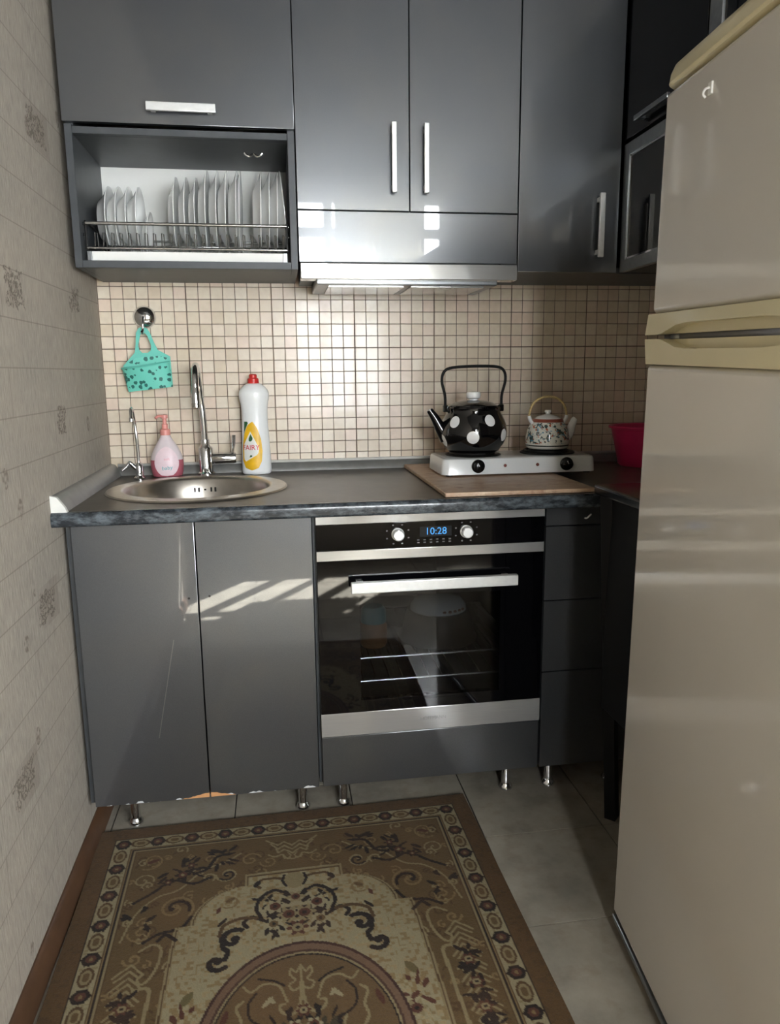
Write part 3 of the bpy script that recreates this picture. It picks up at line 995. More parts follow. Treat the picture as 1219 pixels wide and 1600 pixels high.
for x in (1.01, 1.43):
    for y in (-.35, -.19):
        obj('foot', lathe(nb(), [(0, .9127), (.010, .9127), (.011, .9185), (0, .9185)], 14, (x, y, 0)), 'rubber', hp)
for x in (1.091, 1.358):
    b = lathe(nb(), [(0, 0), (.0195, 0), (.0195, .004), (.016, .006), (.0155, .016), (.013, .018), (0, .018)], 26)
    box(b, -.0035, .0035, -.014, .014, .016, .022, .001, 1)
    xform(b, Matrix.Translation((x, HY0 + .0012, .942)) @ Matrix.Rotation(PI / 2, 4, 'X'))
    k = obj('knob', b, 'black_gloss', hp)
    b = box(nb(), -.0012, .0012, .002, .012, .0215, .0226)
    xform(b, Matrix.Translation((x, HY0 + .0012, .942)) @ Matrix.Rotation(PI / 2, 4, 'X') @ Matrix.Rotation(.5, 4, 'Z'))
    obj('pointer', b, 'dot_white', k)
for x in (1.172, 1.270):
    b = lathe(nb(), [(0, 0), (.0048, 0), (.0045, .002), (0, .003)], 14)
    xform(b, Matrix.Translation((x, HY0 + .0012, .942)) @ Matrix.Rotation(PI / 2, 4, 'X'))
    obj('indicator_lamp', b, 'indicator', hp)
for x, y, R in ((1.103, -.268, .082), (1.338, -.262, .082)):
    bu = obj('burner', lathe(nb(), [(0, .9646), (R, .9646), (R + .002, .967), (R - .004, .969), (R - .012, .966), (.02, .966), (.02, .972), (0, .972)], 36, (x, y, 0)), 'dark_iron', hp)
    pts = [(x + (.018 + .0145 * t / (2 * PI)) * math.cos(t), y + (.018 + .0145 * t / (2 * PI)) * math.sin(t), .9715) for t in [i * .28 for i in range(86)]]
    obj('heating_coil', tube(nb(), pts, .0045, 8), 'dark_iron', bu)

# kettle
kx, ky, kz = 1.103, -.268, .9770
k = thing('enamel_kettle', 'black enamel kettle with white polka dots on the hotplate', 'kettle', (kx, ky, kz))
KP = [(0, .074), (.004, .078), (.010, .0810), (.022, .0905), (.040, .0990), (.056, .1010), (.072, .0985), (.090, .0920), (.106, .0845), (.118, .0790), (.124, .0800), (.128, .0810), (.132, .0790)]
kb = obj('body', lathe(nb(), [(0, kz)] + [(r, kz + z) for z, r in KP] + [(0, kz + .132)], 64, (kx, ky, 0)), 'black_enamel', k)
lid = obj('lid', lathe(nb(), [(0, kz + .1322), (.074, kz + .1322), (.073, kz + .135), (.055, kz + .144), (.030, kz + .149), (0, kz + .150)], 48, (kx, ky, 0)), 'black_enamel', k)
obj('lid_knob', lathe(nb(), [(0, kz + .1498), (.013, kz + .1498), (.013, kz + .153), (.020, kz + .157), (.0215, kz + .168), (.019, kz + .174), (0, kz + .1755)], 28, (kx, ky, 0)), 'dot_white', lid)
def kr(z): return interp(KP, z)
def dot(ang, zc, r):
    bm = nb()
    NR, NA = 3, 24
    cvt = None
    ringv = []
    for i in range(NR + 1):
        rw = []
        for j in range(NA if i else 1):
            t = 2 * PI * j / NA
            rr_ = r * i / NR
            z = zc + rr_ * math.sin(t)
            R = kr(z)
            a = ang + rr_ * math.cos(t) / kr(zc)
            # push out along the surface slope
            sl = (kr(z + .002) - kr(z - .002)) / .004
            nrm = 1 / math.sqrt(1 + sl * sl)
            off = .0009
            rw.append(bm.verts.new((kx + (R + off * nrm) * math.cos(a), ky + (R + off * nrm) * math.sin(a), kz + z - off * sl * nrm)))
        ringv.append(rw)
    for j in range(NA):
        bm.faces.new((ringv[0][0], ringv[1][j], ringv[1][(j + 1) % NA]))
        for i in range(1, NR): bm.faces.new((ringv[i][j], ringv[i + 1][j], ringv[i + 1][(j + 1) % NA], ringv[i][(j + 1) % NA]))
    obj('dot', bm, 'dot_white', kb)
base = math.atan2(CAM[1] - ky, CAM[0] - kx)
for da, z, r in ((0.0, .047, .0180), (-.62, .090, .0165), (.56, .094, .0165), (-1.12, .034, .0180), (1.10, .050, .0180), (1.75, .09, .018), (-1.9, .09, .018), (2.3, .047, .0195), (3.1, .09, .018)):
    dot(base + da, z, r)
# spout: wide at the body, narrow beak
path = smooth_path([(kx - .080, ky, kz + .040), (kx - .098, ky, kz + .066), (kx - .116, ky, kz + .098), (kx - .134, ky, kz + .124)], 5)
nn = len(path)
obj('spout', tube(nb(), path, [.024 - .0145 * (i / (nn - 1)) ** .8 for i in range(nn)], 18), 'black_enamel', k)
for sx_ in (-1, 1):
    obj('ear', box(nb(), kx + sx_ * .085 - .008, kx + sx_ * .085 + .008, ky - .006, ky + .006, kz + .116, kz + .137, .003), 'black_enamel', k)
hpth = smooth_path([(kx - .086, ky, kz + .130), (kx - .087, ky, kz + .165), (kx - .096, ky, kz + .205), (kx - .090, ky, kz + .233), (kx - .066, ky, kz + .245), (kx, ky, kz + .249), (kx + .068, ky, kz + .247), (kx + .092, ky, kz + .235), (kx + .097, ky, kz + .207), (kx + .087, ky, kz + .165), (kx + .086, ky, kz + .130)], 6)
obj('handle', tube(nb(), hpth, .0042, 12), 'black_satin', k)

# teapot on a dark ring over the second burner
tx, ty, tz = 1.338, -.262, .9770
tp = thing('porcelain_teapot', 'small white porcelain teapot with painted village scene and cane handle', 'teapot', (tx, ty, tz))
TPF = [(0, .050), (.002, .060), (.006, .064), (.020, .0665), (.038, .0655), (.056, .0615), (.072, .054), (.082, .046), (.088, .042)]
b = lathe(nb(), [(0, 0)] + [(r, z) for z, r in TPF] + [(0, .088)], 48)
o = obj('body', b, 'teapot_print', tp, local=True)
obj('shoulder_ring', lathe(nb(), [(.0465, .080), (.0475, .083), (.044, .0905), (.040, .0905), (.040, .086)], 48, close=True), 'terracotta', tp, local=True)
lid = obj('lid', lathe(nb(), [(0, .0885), (.039, .0885), (.039, .092), (.030, .098), (.012, .1025), (.006, .104), (.008, .108), (.0105, .112), (.008, .116), (0, .117)], 32), 'porcelain', tp, local=True)
sp_ = smooth_path([(.055, 0, .030), (.070, 0, .045), (.076, 0, .065), (.084, 0, .084), (.088, 0, .089)], 5)
nn = len(sp_)
obj('spout', tube(nb(), sp_, [.016 - .008 * i / (nn - 1) for i in range(nn)], 14), 'porcelain', tp, local=True)
for sx_ in (-1, 1):
    obj('lug', tube(nb(), smooth_path([(sx_ * .046, 0, .074), (sx_ * .056, 0, .088), (sx_ * .060, 0, .100)], 4), .0055, 10), 'porcelain', tp, local=True)
hpth = smooth_path([(-.058, 0, .094), (-.058, 0, .110), (-.048, 0, .135), (-.028, 0, .151), (0, 0, .157), (.028, 0, .151), (.048, 0, .135), (.058, 0, .110), (.058, 0, .094)], 6)
b = tube(nb(), hpth, [.0030 + .0014 * (i % 2) for i in range(len(hpth))], 10)
obj('cane_handle', b, 'bamboo', tp, local=True)

# pink bowl in the dark corner
pb = thing('pink_bowl', 'bright pink plastic bowl in the dark corner of the worktop', 'bowl', (1.722, -.145, .9))
obj('bowl_wall', lathe(nb(), [(0, .9008), (.082, .9008), (.086, .906), (.098, .96), (.112, 1.022), (.118, 1.026), (.118, 1.030), (.109, 1.029), (.095, .962), (.083, .909), (0, .905)], 48, (1.722, -.145, 0)), 'pink_plastic', pb)
obj('rim', lathe(nb(), [(.110, 1.024), (.120, 1.024), (.121, 1.028), (.119, 1.032), (.110, 1.031)], 48, (1.722, -.145, 0), close=True), 'pink_plastic', pb)
bpy.context.view_layer.update()

# ------------------------------------------------------------------ oven
OX0, OX1, OY = .6075, 1.2045, -.618
ov = thing('built_in_oven', 'black glass built-in oven with stainless strips and bar handle', 'oven', (.906, -.35, .262))
bm = nb()   # liner of the cavity, open to the front
for a in ((.630, .650, -.600, -.11, .300, .735), (1.162, 1.182, -.600, -.11, .300, .735), (.650, 1.162, -.600, -.11, .300, .322), (.650, 1.162, -.600, -.11, .715, .735), (.650, 1.162, -.13, -.11, .322, .715)):
    box(bm, *a)
obj('cavity', bm, 'oven_enamel', ov, smooth=False)
obj('top_strip', box(nb(), OX0, OX1, OY, -.5945, .8375, .8615, .0012), 'stainless', ov)
cpnl = obj('control_panel', box(nb(), OX0, OX1, OY + .001, -.5945, .7700, .8372, .001), 'black_glass', ov)
obj('middle_strip', box(nb(), OX0, OX1, OY, -.5945, .7435, .7695, .0012), 'stainless', ov)
for x in (.815, .994):
    b = lathe(nb(), [(0, 0), (.0165, 0), (.0165, .003), (.0145, .004), (.0145, .017), (.012, .0195), (0, .0195)], 30)
    box(b, -.002, .002, .002, .0145, .019, .0205)
    xform(b, Matrix.Translation((x, OY + .001, .806)) @ Matrix.Rotation(PI / 2, 4, 'X') @ Matrix.Rotation(.6 if x > .9 else 0, 4, 'Z'))
    obj('knob', b, 'handle_steel', ov)
    for a in range(8):   # printed settings round the knob
        t = a * PI / 4 + .4
        b = box(nb(), -.0022, .0022, 0, .0004, -.0016, .0016)
        xform(b, Matrix.Translation((x + .030 * math.cos(t), OY + .0006, .806 + .026 * math.sin(t))))
        obj('setting_mark', b, 'print_grey', cpnl, smooth=False)
obj('display_window', box(nb(), .872, .955, OY + .0004, OY + .002, .797, .823), 'black_satin', cpnl, smooth=False)
me = text_mesh('10:28', .026)
me.transform(Matrix.Translation((.914, OY + .0002, .810)) @ Matrix.Rotation(PI / 2, 4, 'X'))
obj('display_digits', me, 'display_blue', cpnl)
for i in range(6):
    for j in (0, 1):
        b = box(nb(), -.003, .003, 0, .0004, -.0014, .0014)
        xform(b, Matrix.Translation((.868 + i * .0165, OY + .0006, .789 - j * .007)))
        obj('button_mark', b, 'print_grey', cpnl, smooth=False)
# door: black glass around a tinted window
dx0, dx1, dz0, dz1, wx0, wx1, wz0, wz1 = OX0 + .001, OX1 - .001, .3315, .7425, .714, 1.088, .364, .644
bm = nb()
for a in ((dx0, wx0, dz0, dz1), (wx1, dx1, dz0, dz1), (wx0, wx1, dz0, wz0), (wx0, wx1, wz1, dz1)):
    box(bm, a[0], a[1], OY, -.6005, a[2], a[3])
bmesh.ops.remove_doubles(bm, verts=bm.verts, dist=1e-5)
od = obj('oven_door', bm, 'black_glass', ov, smooth=False)
obj('door_window', box(nb(), wx0, wx1, OY + .0002, OY + .004, wz0, wz1), 'oven_window_glass', od, smooth=False)
hd = obj('door_handle', box(nb(), .690, 1.122, -.660, -.644, .667, .695, .002), 'handle_steel', ov)
for x in (.715, 1.097):
    obj('handle_post', box(nb(), x - .009, x + .009, -.645, OY - .0002, .673, .689, .001), 'handle_steel', hd)
bs = obj('bottom_strip', box(nb(), OX0, OX1, OY, -.5945, .2665, .3310, .0012), 'stainless', ov)
me = text_mesh('HOFFMANN', .0135)
me.transform(Matrix.Translation((.907, OY - .0003, .299)) @ Matrix.Rotation(PI / 2, 4, 'X') @ Matrix.Scale(.95, 4, (1, 0, 0)))
obj('lettering', me, 'print_grey', bs)
# wire racks on the side rails
def rack(z, name, label):
    r = obj('oven_rack', tube(nb(), [(.655, -.575, z), (1.157, -.575, z), (1.157, -.16, z), (.655, -.16, z), (.655, -.575, z)], .0035, 8), 'bright_wire', ov)
    for i in range(13):
        x = .690 + i * .036
        obj('rack_wire', tube(nb(), [(x, -.575, z), (x, -.16, z)], .0018, 6), 'bright_wire', r)
    return r
rack(.463, 'oven_rack', 'chrome wire rack inside the oven carrying the upturned enamel basin')
rack(.398, 'oven_rack', 'chrome wire rack on the lower rails inside the oven')
for z in (.4575, .3925):
    for xa, xb in ((.6502, .664), (1.148, 1.1618)):
        obj('rack_rail', box(nb(), xa, xb, -.58, -.14, z - .003, z + .002), 'oven_enamel', ov, smooth=False)
bn = thing('baking_tin', 'upturned dark baking tin with a white base stored inside the oven', 'baking tin', (.955, -.455, .467))
obj('tin_wall', lathe(nb(), [(.104, .4675), (.110, .4675), (.110, .472), (.104, .480), (.096, .530), (.086, .552), (0, .552), (0, .548), (.084, .548), (.092, .528), (.100, .478)], 48, (.955, -.455, 0), close=True), 'tin_dark', bn)
tb_ = obj('tin_base', lathe(nb(), [(0, .5525), (.080, .5525), (.078, .566), (.064, .582), (.03, .590), (0, .591)], 40, (.955, -.455, 0)), 'white_enamel', bn)
for i in range(5):
    t = -1.55 + i * .20
    obj('floral_print', lathe(nb(), [(0, -.004), (.005, -.002), (.005, .002), (0, .004)], 8, (.955 + .0785 * math.cos(t), -.455 + .0785 * math.sin(t), .562)), 'orange_fruit', tb_)
jr = thing('storage_jar', 'small teal jar with an orange band stored inside the oven', 'jar', (.765, -.49, .467))
obj('jar_body', lathe(nb(), [(0, .4675), (.034, .4675), (.038, .475), (.038, .525), (.032, .535), (0, .535)], 28, (.765, -.49, 0)), 'orange_fruit', jr)
obj('jar_lid', lathe(nb(), [(0, .5355), (.035, .5355), (.036, .540), (.035, .570), (.026, .580), (0, .582)], 28, (.765, -.49, 0)), 'teal_enamel', jr)

# ------------------------------------------------------------------ upper units
YU = -.3256
ZTOP = 2.24
def bar_handle(parent, c, length, vertical, face='y', m='handle_steel', proj=.024, wd=.0135):
    """flat bar with two feet; c = centre on the front surface"""
    x, y, z = c
    h = length / 2
    bm = nb()
    if face == 'y':
        if vertical: box(bm, x - wd / 2, x + wd / 2, y - proj, y - proj + .009, z - h, z + h, .0018)
        else: box(bm, x - h, x + h, y - proj, y - proj + .009, z - wd / 2, z + wd / 2, .0018)
        for s_ in (-1, 1):
            if vertical: box(bm, x - wd * .4, x + wd * .4, y - proj + .006, y + .0004, z + s_ * h * .82 - .006, z + s_ * h * .82 + .006)
            else: box(bm, x + s_ * h * .82 - .006, x + s_ * h * .82 + .006, y - proj + .006, y + .0004, z - wd * .4, z + wd * .4)
    else:
        box(bm, x - proj, x - proj + .009, y - h, y + h, z - wd / 2, z + wd / 2, .0018)
        for s_ in (-1, 1): box(bm, x - proj + .006, x + .0004, y + s_ * h * .82 - .006, y + s_ * h * .82 + .006, z - wd * .4, z + wd * .4)
    return obj('handle', bm, m, parent)

# dish-drying cabinet
c = thing('dish_cabinet', 'graphite wall cabinet with lift-up door and open dish-drying bay', 'wall cabinet', (.31, -.16, 1.488))
t_ = .0165
obj('side_panel', box(nb(), .0205, .0385, -.3080, -.002, 1.487, ZTOP, .0008, 1), 'carcass', c)
obj('side_panel', box(nb(), .5775, .5955, -.3080, -.002, 1.487, ZTOP, .0008, 1), 'carcass', c)
obj('bottom_rail', box(nb(), .0385, .5775, -.3076, -.2800, 1.487, 1.5055, .0008, 1), 'carcass', c)
obj('bottom_panel', box(nb(), .0385, .5775, -.2800, -.002, 1.487, 1.4925), 'carcass', c, smooth=False)
obj('middle_shelf', box(nb(), .0385, .5775, -.3076, -.008, 1.812, 1.8290, .0008, 1), 'carcass', c)
obj('back_panel', box(nb(), .0385, .5775, -.008, -.0062, 1.4925, 1.812), 'panel_white', c, smooth=False)
obj('top_panel', box(nb(), .0385, .5775, -.3076, -.002, ZTOP - .016, ZTOP), 'carcass', c, smooth=False)
# front edges of the open bay stand level with the doors
obj('front_post', box(nb(), .0205, .0390, YU, -.3082, 1.487, 1.8340, .0008, 1), 'carcass', c)
obj('front_post', box(nb(), .5770, .5955, YU, -.3082, 1.487, 1.8340, .0008, 1), 'carcass', c)
obj('front_rail', box(nb(), .0392, .5768, YU + .0005, -.3082, 1.812, 1.8290, .0008, 1), 'carcass', c)
obj('front_rail', box(nb(), .0392, .5768, YU + .0005, -.3082, 1.487, 1.5055, .0008, 1), 'carcass', c)
d = obj('lift_door', box(nb(), .0165, .5965, YU, -.3090, 1.8400, ZTOP, .0012), 'laminate', c)
bar_handle(d, (.312, YU, 1.876), .172, False, m='handle_steel', wd=.021)
st = nb()
for s_ in (-1, 1):
    tube(st, smooth_path([(.486, -.20, 1.8115), (.486 + s_ * .010, -.202, 1.803), (.486 + s_ * .020, -.204, 1.806), (.486 + s_ * .024, -.205, 1.8115)], 5), .003, 8)
obj('cup_hook', st, 'bright_wire', c)

# hood cabinet: two tall doors above the extractor
c = thing('hood_cabinet', 'graphite two-door wall cabinet above the extractor hood', 'wall cabinet', (.905, -.16, 1.64))
carcass(c, .598, 1.2095, 1.640, ZTOP, -.3085, -.002, m='carcass')
d = obj('door', box(nb(), .5985, .9022, YU, -.3095, 1.6425, ZTOP, .0012), 'laminate', c)
bar_handle(d, (.8585, YU, 1.774), .176, True)
d = obj('door', box(nb(), .9046, 1.2092, YU, -.3095, 1.6425, ZTOP, .0012), 'laminate', c)
bar_handle(d, (.9465, YU, 1.774), .176, True)

c = thing('extractor_hood', 'slim extractor hood with graphite front panel and stainless visor', 'extractor hood', (.905, -.16, 1.445))
obj('front_panel', box(nb(), .5985, 1.2092, YU, -.3095, 1.5075, 1.6395, .0012), 'laminate', c)
obj('housing', box(nb(), .606, 1.202, -.3090, -.010, 1.478, 1.6380), 'carcass', c, smooth=False)
obj('visor', box(nb(), .6005, 1.2072, -.3400, -.290, 1.4615, 1.5035, .0025), 'stainless', c)
obj('underside', box(nb(), .645, 1.165, -.2895, -.030, 1.452, 1.4778, .004), 'aluminium', c)
for xa, xb in ((.680, .895), (.915, 1.130)):
    obj('grease_filter', box(nb(), xa, xb, -.270, -.070, 1.448, 1.4525, .001), 'stainless', c)
bm = nb(); box(bm, .6005, .648, -.333, -.306, 1.5036, 1.5074); box(bm, 1.160, 1.2072, -.333, -.306, 1.5036, 1.5074)
obj('hinge_pad', bm, 'rubber', c, smooth=False)

# corner cabinet
c = thing('corner_wall_cabinet', 'graphite single-door wall cabinet in the corner beside the hood', 'wall cabinet', (1.36, -.16, 1.487))
carcass(c, 1.2115, 1.845, 1.487, ZTOP, -.3085, -.002)
d = obj('door', box(nb(), 1.2125, 1.5080, YU, -.3095, 1.4870, ZTOP, .0012), 'laminate', c)
bar_handle(d, (1.448, YU, 1.612), .172, True, wd=.016, proj=.028)

# cabinets along the right wall
XF = 1.5150
c = thing('glass_door_cabinet', 'wall cabinet on the right wall with shade-blackened flap and aluminium-framed glass door below', 'wall cabinet', (1.69, -.53, 1.487))
obj('body_shell', box(nb(), XF + .019, XR - .004, -.722, -.330, 1.487, ZTOP), 'carcass_dark', c, smooth=False)
d = obj('flap_door', box(nb(), XF, XF + .018, -.722, -.329, 1.8400, ZTOP, .0012), 'black_gloss', c)  # same laminate as the other fronts, coloured black to stand for shade
bar_handle(d, (XF, -.512, 1.868), .175, False, face='x', m='aluminium')
def framed_door(c, y0, y1, z0, z1, fwid=.032):
    bm = nb()
    box(bm, XF, XF + .018, y0, y0 + fwid, z0, z1, .0015); box(bm, XF, XF + .018, y1 - fwid, y1, z0, z1, .0015)
    box(bm, XF + .0003, XF + .0177, y0 + fwid * .9, y1 - fwid * .9, z0, z0 + fwid, .0015); box(bm, XF + .0003, XF + .0177, y0 + fwid * .9, y1 - fwid * .9, z1 - fwid, z1, .0015)
    d = obj('glass_door', bm, 'aluminium', c)
    obj('glass_pane', box(nb(), XF + .006, XF + .010, y0 + fwid - .002, y1 - fwid + .002, z0 + fwid - .002, z1 - fwid + .002), 'black_glass', d, smooth=False)
    bm = nb()
    b_ = .005
    for a in ((y0 + fwid, y0 + fwid + b_, z0 + fwid, z1 - fwid), (y1 - fwid - b_, y1 - fwid, z0 + fwid, z1 - fwid), (y0 + fwid, y1 - fwid, z0 + fwid, z0 + fwid + b_), (y0 + fwid, y1 - fwid, z1 - fwid - b_, z1 - fwid)):
        box(bm, XF + .0035, XF + .0062, *a)
    obj('glazing_bead', bm, 'chrome', d, smooth=False)
    return d
framed_door(c, -.722, -.329, 1.4870, 1.8290)
c = thing('tall_glass_cabinet', 'dark wall cabinet with a tall aluminium-framed door above the fridge', 'wall cabinet', (1.69, -1.0, 1.78))
obj('body_shell', box(nb(), XF + .019, XR - .004, -1.12, -.728, 1.78, ZTOP), 'carcass_dark', c, smooth=False)
framed_door(c, -1.12, -.728, 1.7800, ZTOP, .05)

# ------------------------------------------------------------------ dish rack and plates
rk = thing('dish_rack', 'chrome wire dish rack with white drip tray in the open bay', 'dish rack', (.31, -.16, 1.506))
RX0, RX1 = .0480, .5680
obj('front_rail', tube(nb(), [(RX0, -.300, 1.602), (RX1, -.300, 1.602)], .0045, 10), 'bright_wire', rk)
obj('front_rail', tube(nb(), [(RX0, -.300, 1.540), (RX1, -.300, 1.540)], .0032, 10), 'bright_wire', rk)
obj('rear_rail', tube(nb(), [(RX0, -.030, 1.602), (RX1, -.030, 1.602)], .0032, 10), 'bright_wire', rk)
for y in (-.205, -.105):
    obj('plate_rail', tube(nb(), [(RX0, y, 1.560), (RX1, y, 1.560)], .0028, 8), 'bright_wire', rk)
for x in (RX0, RX1):
    obj('end_frame', tube(nb(), [(x, -.300, 1.535), (x, -.300, 1.606), (x, -.030, 1.606), (x, -.030, 1.560), (x, -.300, 1.540)], .003, 8), 'dark_iron', rk)
    s_ = -1 if x < .3 else 1
    for zz in (1.602, 1.575):
        obj('mount_clip', tube(nb(), [(x, -.290, zz), (x + s_ * .0093, -.290, zz)], .004, 8), 'bright_wire', rk)
wn = 24
for i in range(wn):
    x = RX0 + .010 + (RX1 - RX0 - .02) * i / (wn - 1)
    obj('divider_wire', tube(nb(), [(x, -.300, 1.541), (x, -.252, 1.552), (x, -.245, 1.588), (x + .004, -.235, 1.588), (x + .004, -.228, 1.556), (x, -.205, 1.5572), (x, -.105, 1.5572), (x, -.030, 1.562)], .0016, 6), 'bright_wire', rk)
tr = obj('drip_tray', box(nb(), .056, .560, -.302, -.03, 1.5062, 1.5110, .001), 'white_metal', rk)
obj('tray_front', box(nb(), .060, .556, -.3070, -.3022, 1.5070, 1.5310, .001), 'white_metal', tr)
bm = nb(); box(bm, .048, .0598, -.3072, -.2950, 1.5065, 1.5315, .001); box(bm, .5562, .568, -.3072, -.2950, 1.5065, 1.5315, .001)
obj('tray_end', bm, 'aluminium', tr)

def plate_mesh(R, depth, name):
    pr_ = [(0, .002), (R * .50, .002), (R * .56, .0), (R * .60, .003), (R * .74, depth * .55), (R * .97, depth), (R, depth + .001), (R, depth + .0028), (R * .97, depth + .0032), (R * .73, depth * .55 + .0045), (R * .58, .0065), (0, .0055)]
    b = lathe(nb(), pr_, 48)
    xform(b, Matrix.Rotation(PI / 2, 4, 'Y'))     # axis along +x, hollow side towards +x
    me = finish(b, name)
    me.materials.append(MATS['porcelain'])
    return me
PM = {'deep': plate_mesh(.0885, .027, 'deep_plate'), 'side': plate_mesh(.1015, .018, 'side_plate'), 'dinner': plate_mesh(.1115, .021, 'dinner_plate'), 'saucer': plate_mesh(.062, .014, 'saucer')}
RAD = {'deep': .0885, 'side': .1015, 'dinner': .1115, 'saucer': .062}
NAME = {'deep': 'soup_plate', 'side': 'side_plate', 'dinner': 'dinner_plate', 'saucer': 'saucer'}
ORD = ['first', 'second', 'third', 'fourth', 'fifth']
def plate(kind, x, tilt, label, group, y=-.155):
    R = RAD[kind]
    o = bpy.data.objects.new(NAME[kind], PM[kind])
    COL.objects.link(o)
    o.location = (x, y, 1.5628 + math.sqrt(R * R - .05 ** 2) * math.cos(tilt))
    o.rotation_euler = Matrix.Rotation(tilt, 3, 'Y').to_euler()
    tag(o, label, 'saucer' if kind == 'saucer' else 'plate', group)
for i, x in enumerate((.058, .0845, .111, .1375)):
    plate('deep', x, .02, f'white soup plate in the dish rack, {ORD[i]} from the papered wall', 'soup plates in the dish rack')
plate('saucer', .172, .10, 'small white saucer leaning beside the last soup plate', None)
for i, x in enumerate((.2475, .2755, .3025)):
    plate('side', x, .03, f'medium white side plate, {ORD[i]} after the empty slots by the saucer', 'side plates in the dish rack')
for i, x in enumerate((.329, .358, .383, .411, .420)):
    plate('dinner', x, .035, f'large white dinner plate in mid rack, {ORD[i]} after the side plates', 'dinner plates in the middle of the rack')
for i, x in enumerate((.541, .523, .501, .478)):
    plate('dinner', x, -.08 if i == 0 else .03, f'large white dinner plate, {ORD[i]} from the cabinet side next to the hood', 'dinner plates at the hood end of the rack')

# ------------------------------------------------------------------ black table beside the fridge
tb = thing('black_table', 'tall black table standing between the drawers and the fridge', 'table', (1.55, -.89, 0))
obj('tabletop', box(nb(), 1.302, 1.80, -1.085, -.692, .905, .930, .006, 3), 'black_gloss', tb)
obj('apron_shade_block', box(nb(), 1.338, 1.778, -1.070, -.712, .34, .9048, .002), 'black_satin', tb)  # apron deepened to a solid black block, standing in for under-table shade
for x0, x1, y in ((1.322, 1.392, -.708), (1.322, 1.392, -1.060), (1.775, 1.735, -.708), (1.775, 1.735, -1.060)):
    b = nb()
    A = [bm_ for bm_ in ()]
    tube(b, [(x0 + .012 if x0 < x1 else x0 - .012, y, .9045), (x1, y + (.014 if y > -.9 else 0), 0.0005)], .021, 4)
    obj('leg', b, 'black_satin', tb, smooth=False)

# ------------------------------------------------------------------ fridge (local x runs from the far edge towards the camera, y into the body)
FRX, FRY = 1.211, -1.088
fr = thing('fridge', 'white two-door fridge freezer with cream handles and cream top', 'fridge', (FRX, FRY, .004), math.radians(-96.0))
fr.rotation_euler = (Matrix.Rotation(math.radians(-96.0), 4, 'Z') @ Matrix.Rotation(math.radians(1.6), 4, 'Y')).to_euler()   # stands a little out of level
FW_ = .60
def FO(name, bm, m, parent=fr, smooth=True): return obj(name, bm, m, parent, smooth, local=True)
FO('body', box(nb(), .004, FW_ - .004, .052, .595, .045, 1.675, .004), 'fridge_side')
FO('plinth', box(nb(), .010, FW_ - .010, .030, .590, .028, .044), 'fridge_side')
for xx, zz in ((.06, -.0022), (.54, .0112)):
    for yy in (.06, .55):
        FO('foot', lathe(nb(), [(0, zz), (.018, zz), (.018, zz + .006), (.008, zz + .008), (.008, .036), (0, .036)], 18, (xx, yy, 0)), 'rubber')
FO('base_rail', box(nb(), .0, FW_, -.004, .028, .026, .038, .003), 'aluminium')
fdz = 1.306
frz = FO('freezer_door', box(nb(), 0, FW_, 0, .050, fdz, 1.674, .010, 4), 'fridge_white')
lo = FO('fridge_door', box(nb(), -.005, FW_ + .005, -.002, .050, .042, 1.2165, .010, 4), 'fridge_white')
# freezer handle band: cream, with a scooped lower edge
def band(zt0, zt1, scoop_sign, name, parent, z_edge):
    bm = nb()
    xs = [0, .03, .055, .075, .10, .13, .17, .22, .30, .40, .48, .53, .545, .57, FW_]
    def sc(x):
        t = min(max((x - .055) / .10, 0), 1) * min(max((.545 - x) / .10, 0), 1)
        return t * t * (3 - 2 * t) * .017
    F = []
    for x in xs:
        zi = z_edge + scoop_sign * sc(x)
        zo = zt0 if scoop_sign > 0 else zt1
        F.append((x, zi, zo))
    for y0, y1 in ((-.010, .012),):
        A = [[bm.verts.new((x, y, z)) for x, z, _ in F] for y in (y0, y1)]
        B = [[bm.verts.new((x, y + (.004 if y == y0 else 0), z)) for x, _, z in F] for y in (y0, y1)]
        for i in range(len(F) - 1):
            bm.faces.new((A[0][i], A[0][i + 1], B[0][i + 1], B[0][i]))
            bm.faces.new((A[1][i], A[1][i + 1], B[1][i + 1], B[1][i]))
            bm.faces.new((A[0][i], A[0][i + 1], A[1][i + 1], A[1][i]))
            bm.faces.new((B[0][i], B[0][i + 1], B[1][i + 1], B[1][i]))
        for i in (0, len(F) - 1): bm.faces.new((A[0][i], A[1][i], B[1][i], B[0][i]))
    FO(name, bm, 'fridge_cream', parent)
band(1.3055, 0, 1, 'handle_band', frz, 1.2690)
FO('handle_recess', box(nb(), .002, FW_ - .002, .012, .050, 1.2700, 1.3050), 'fridge_cream', frz, False)
band(0, 1.2170, -1, 'handle_band', lo, 1.2615)
FO('handle_recess', box(nb(), .002, FW_ - .002, .012, .050, 1.2175, 1.2605), 'fridge_cream', lo, False)
FO('gasket', box(nb(), .020, FW_ - .02, .018, .052, 1.2608, 1.2698), 'fridge_gasket')
FO('maker_plate', box(nb(), .050, .085, .0165, .0182, 1.2618, 1.2690), 'print_pale')
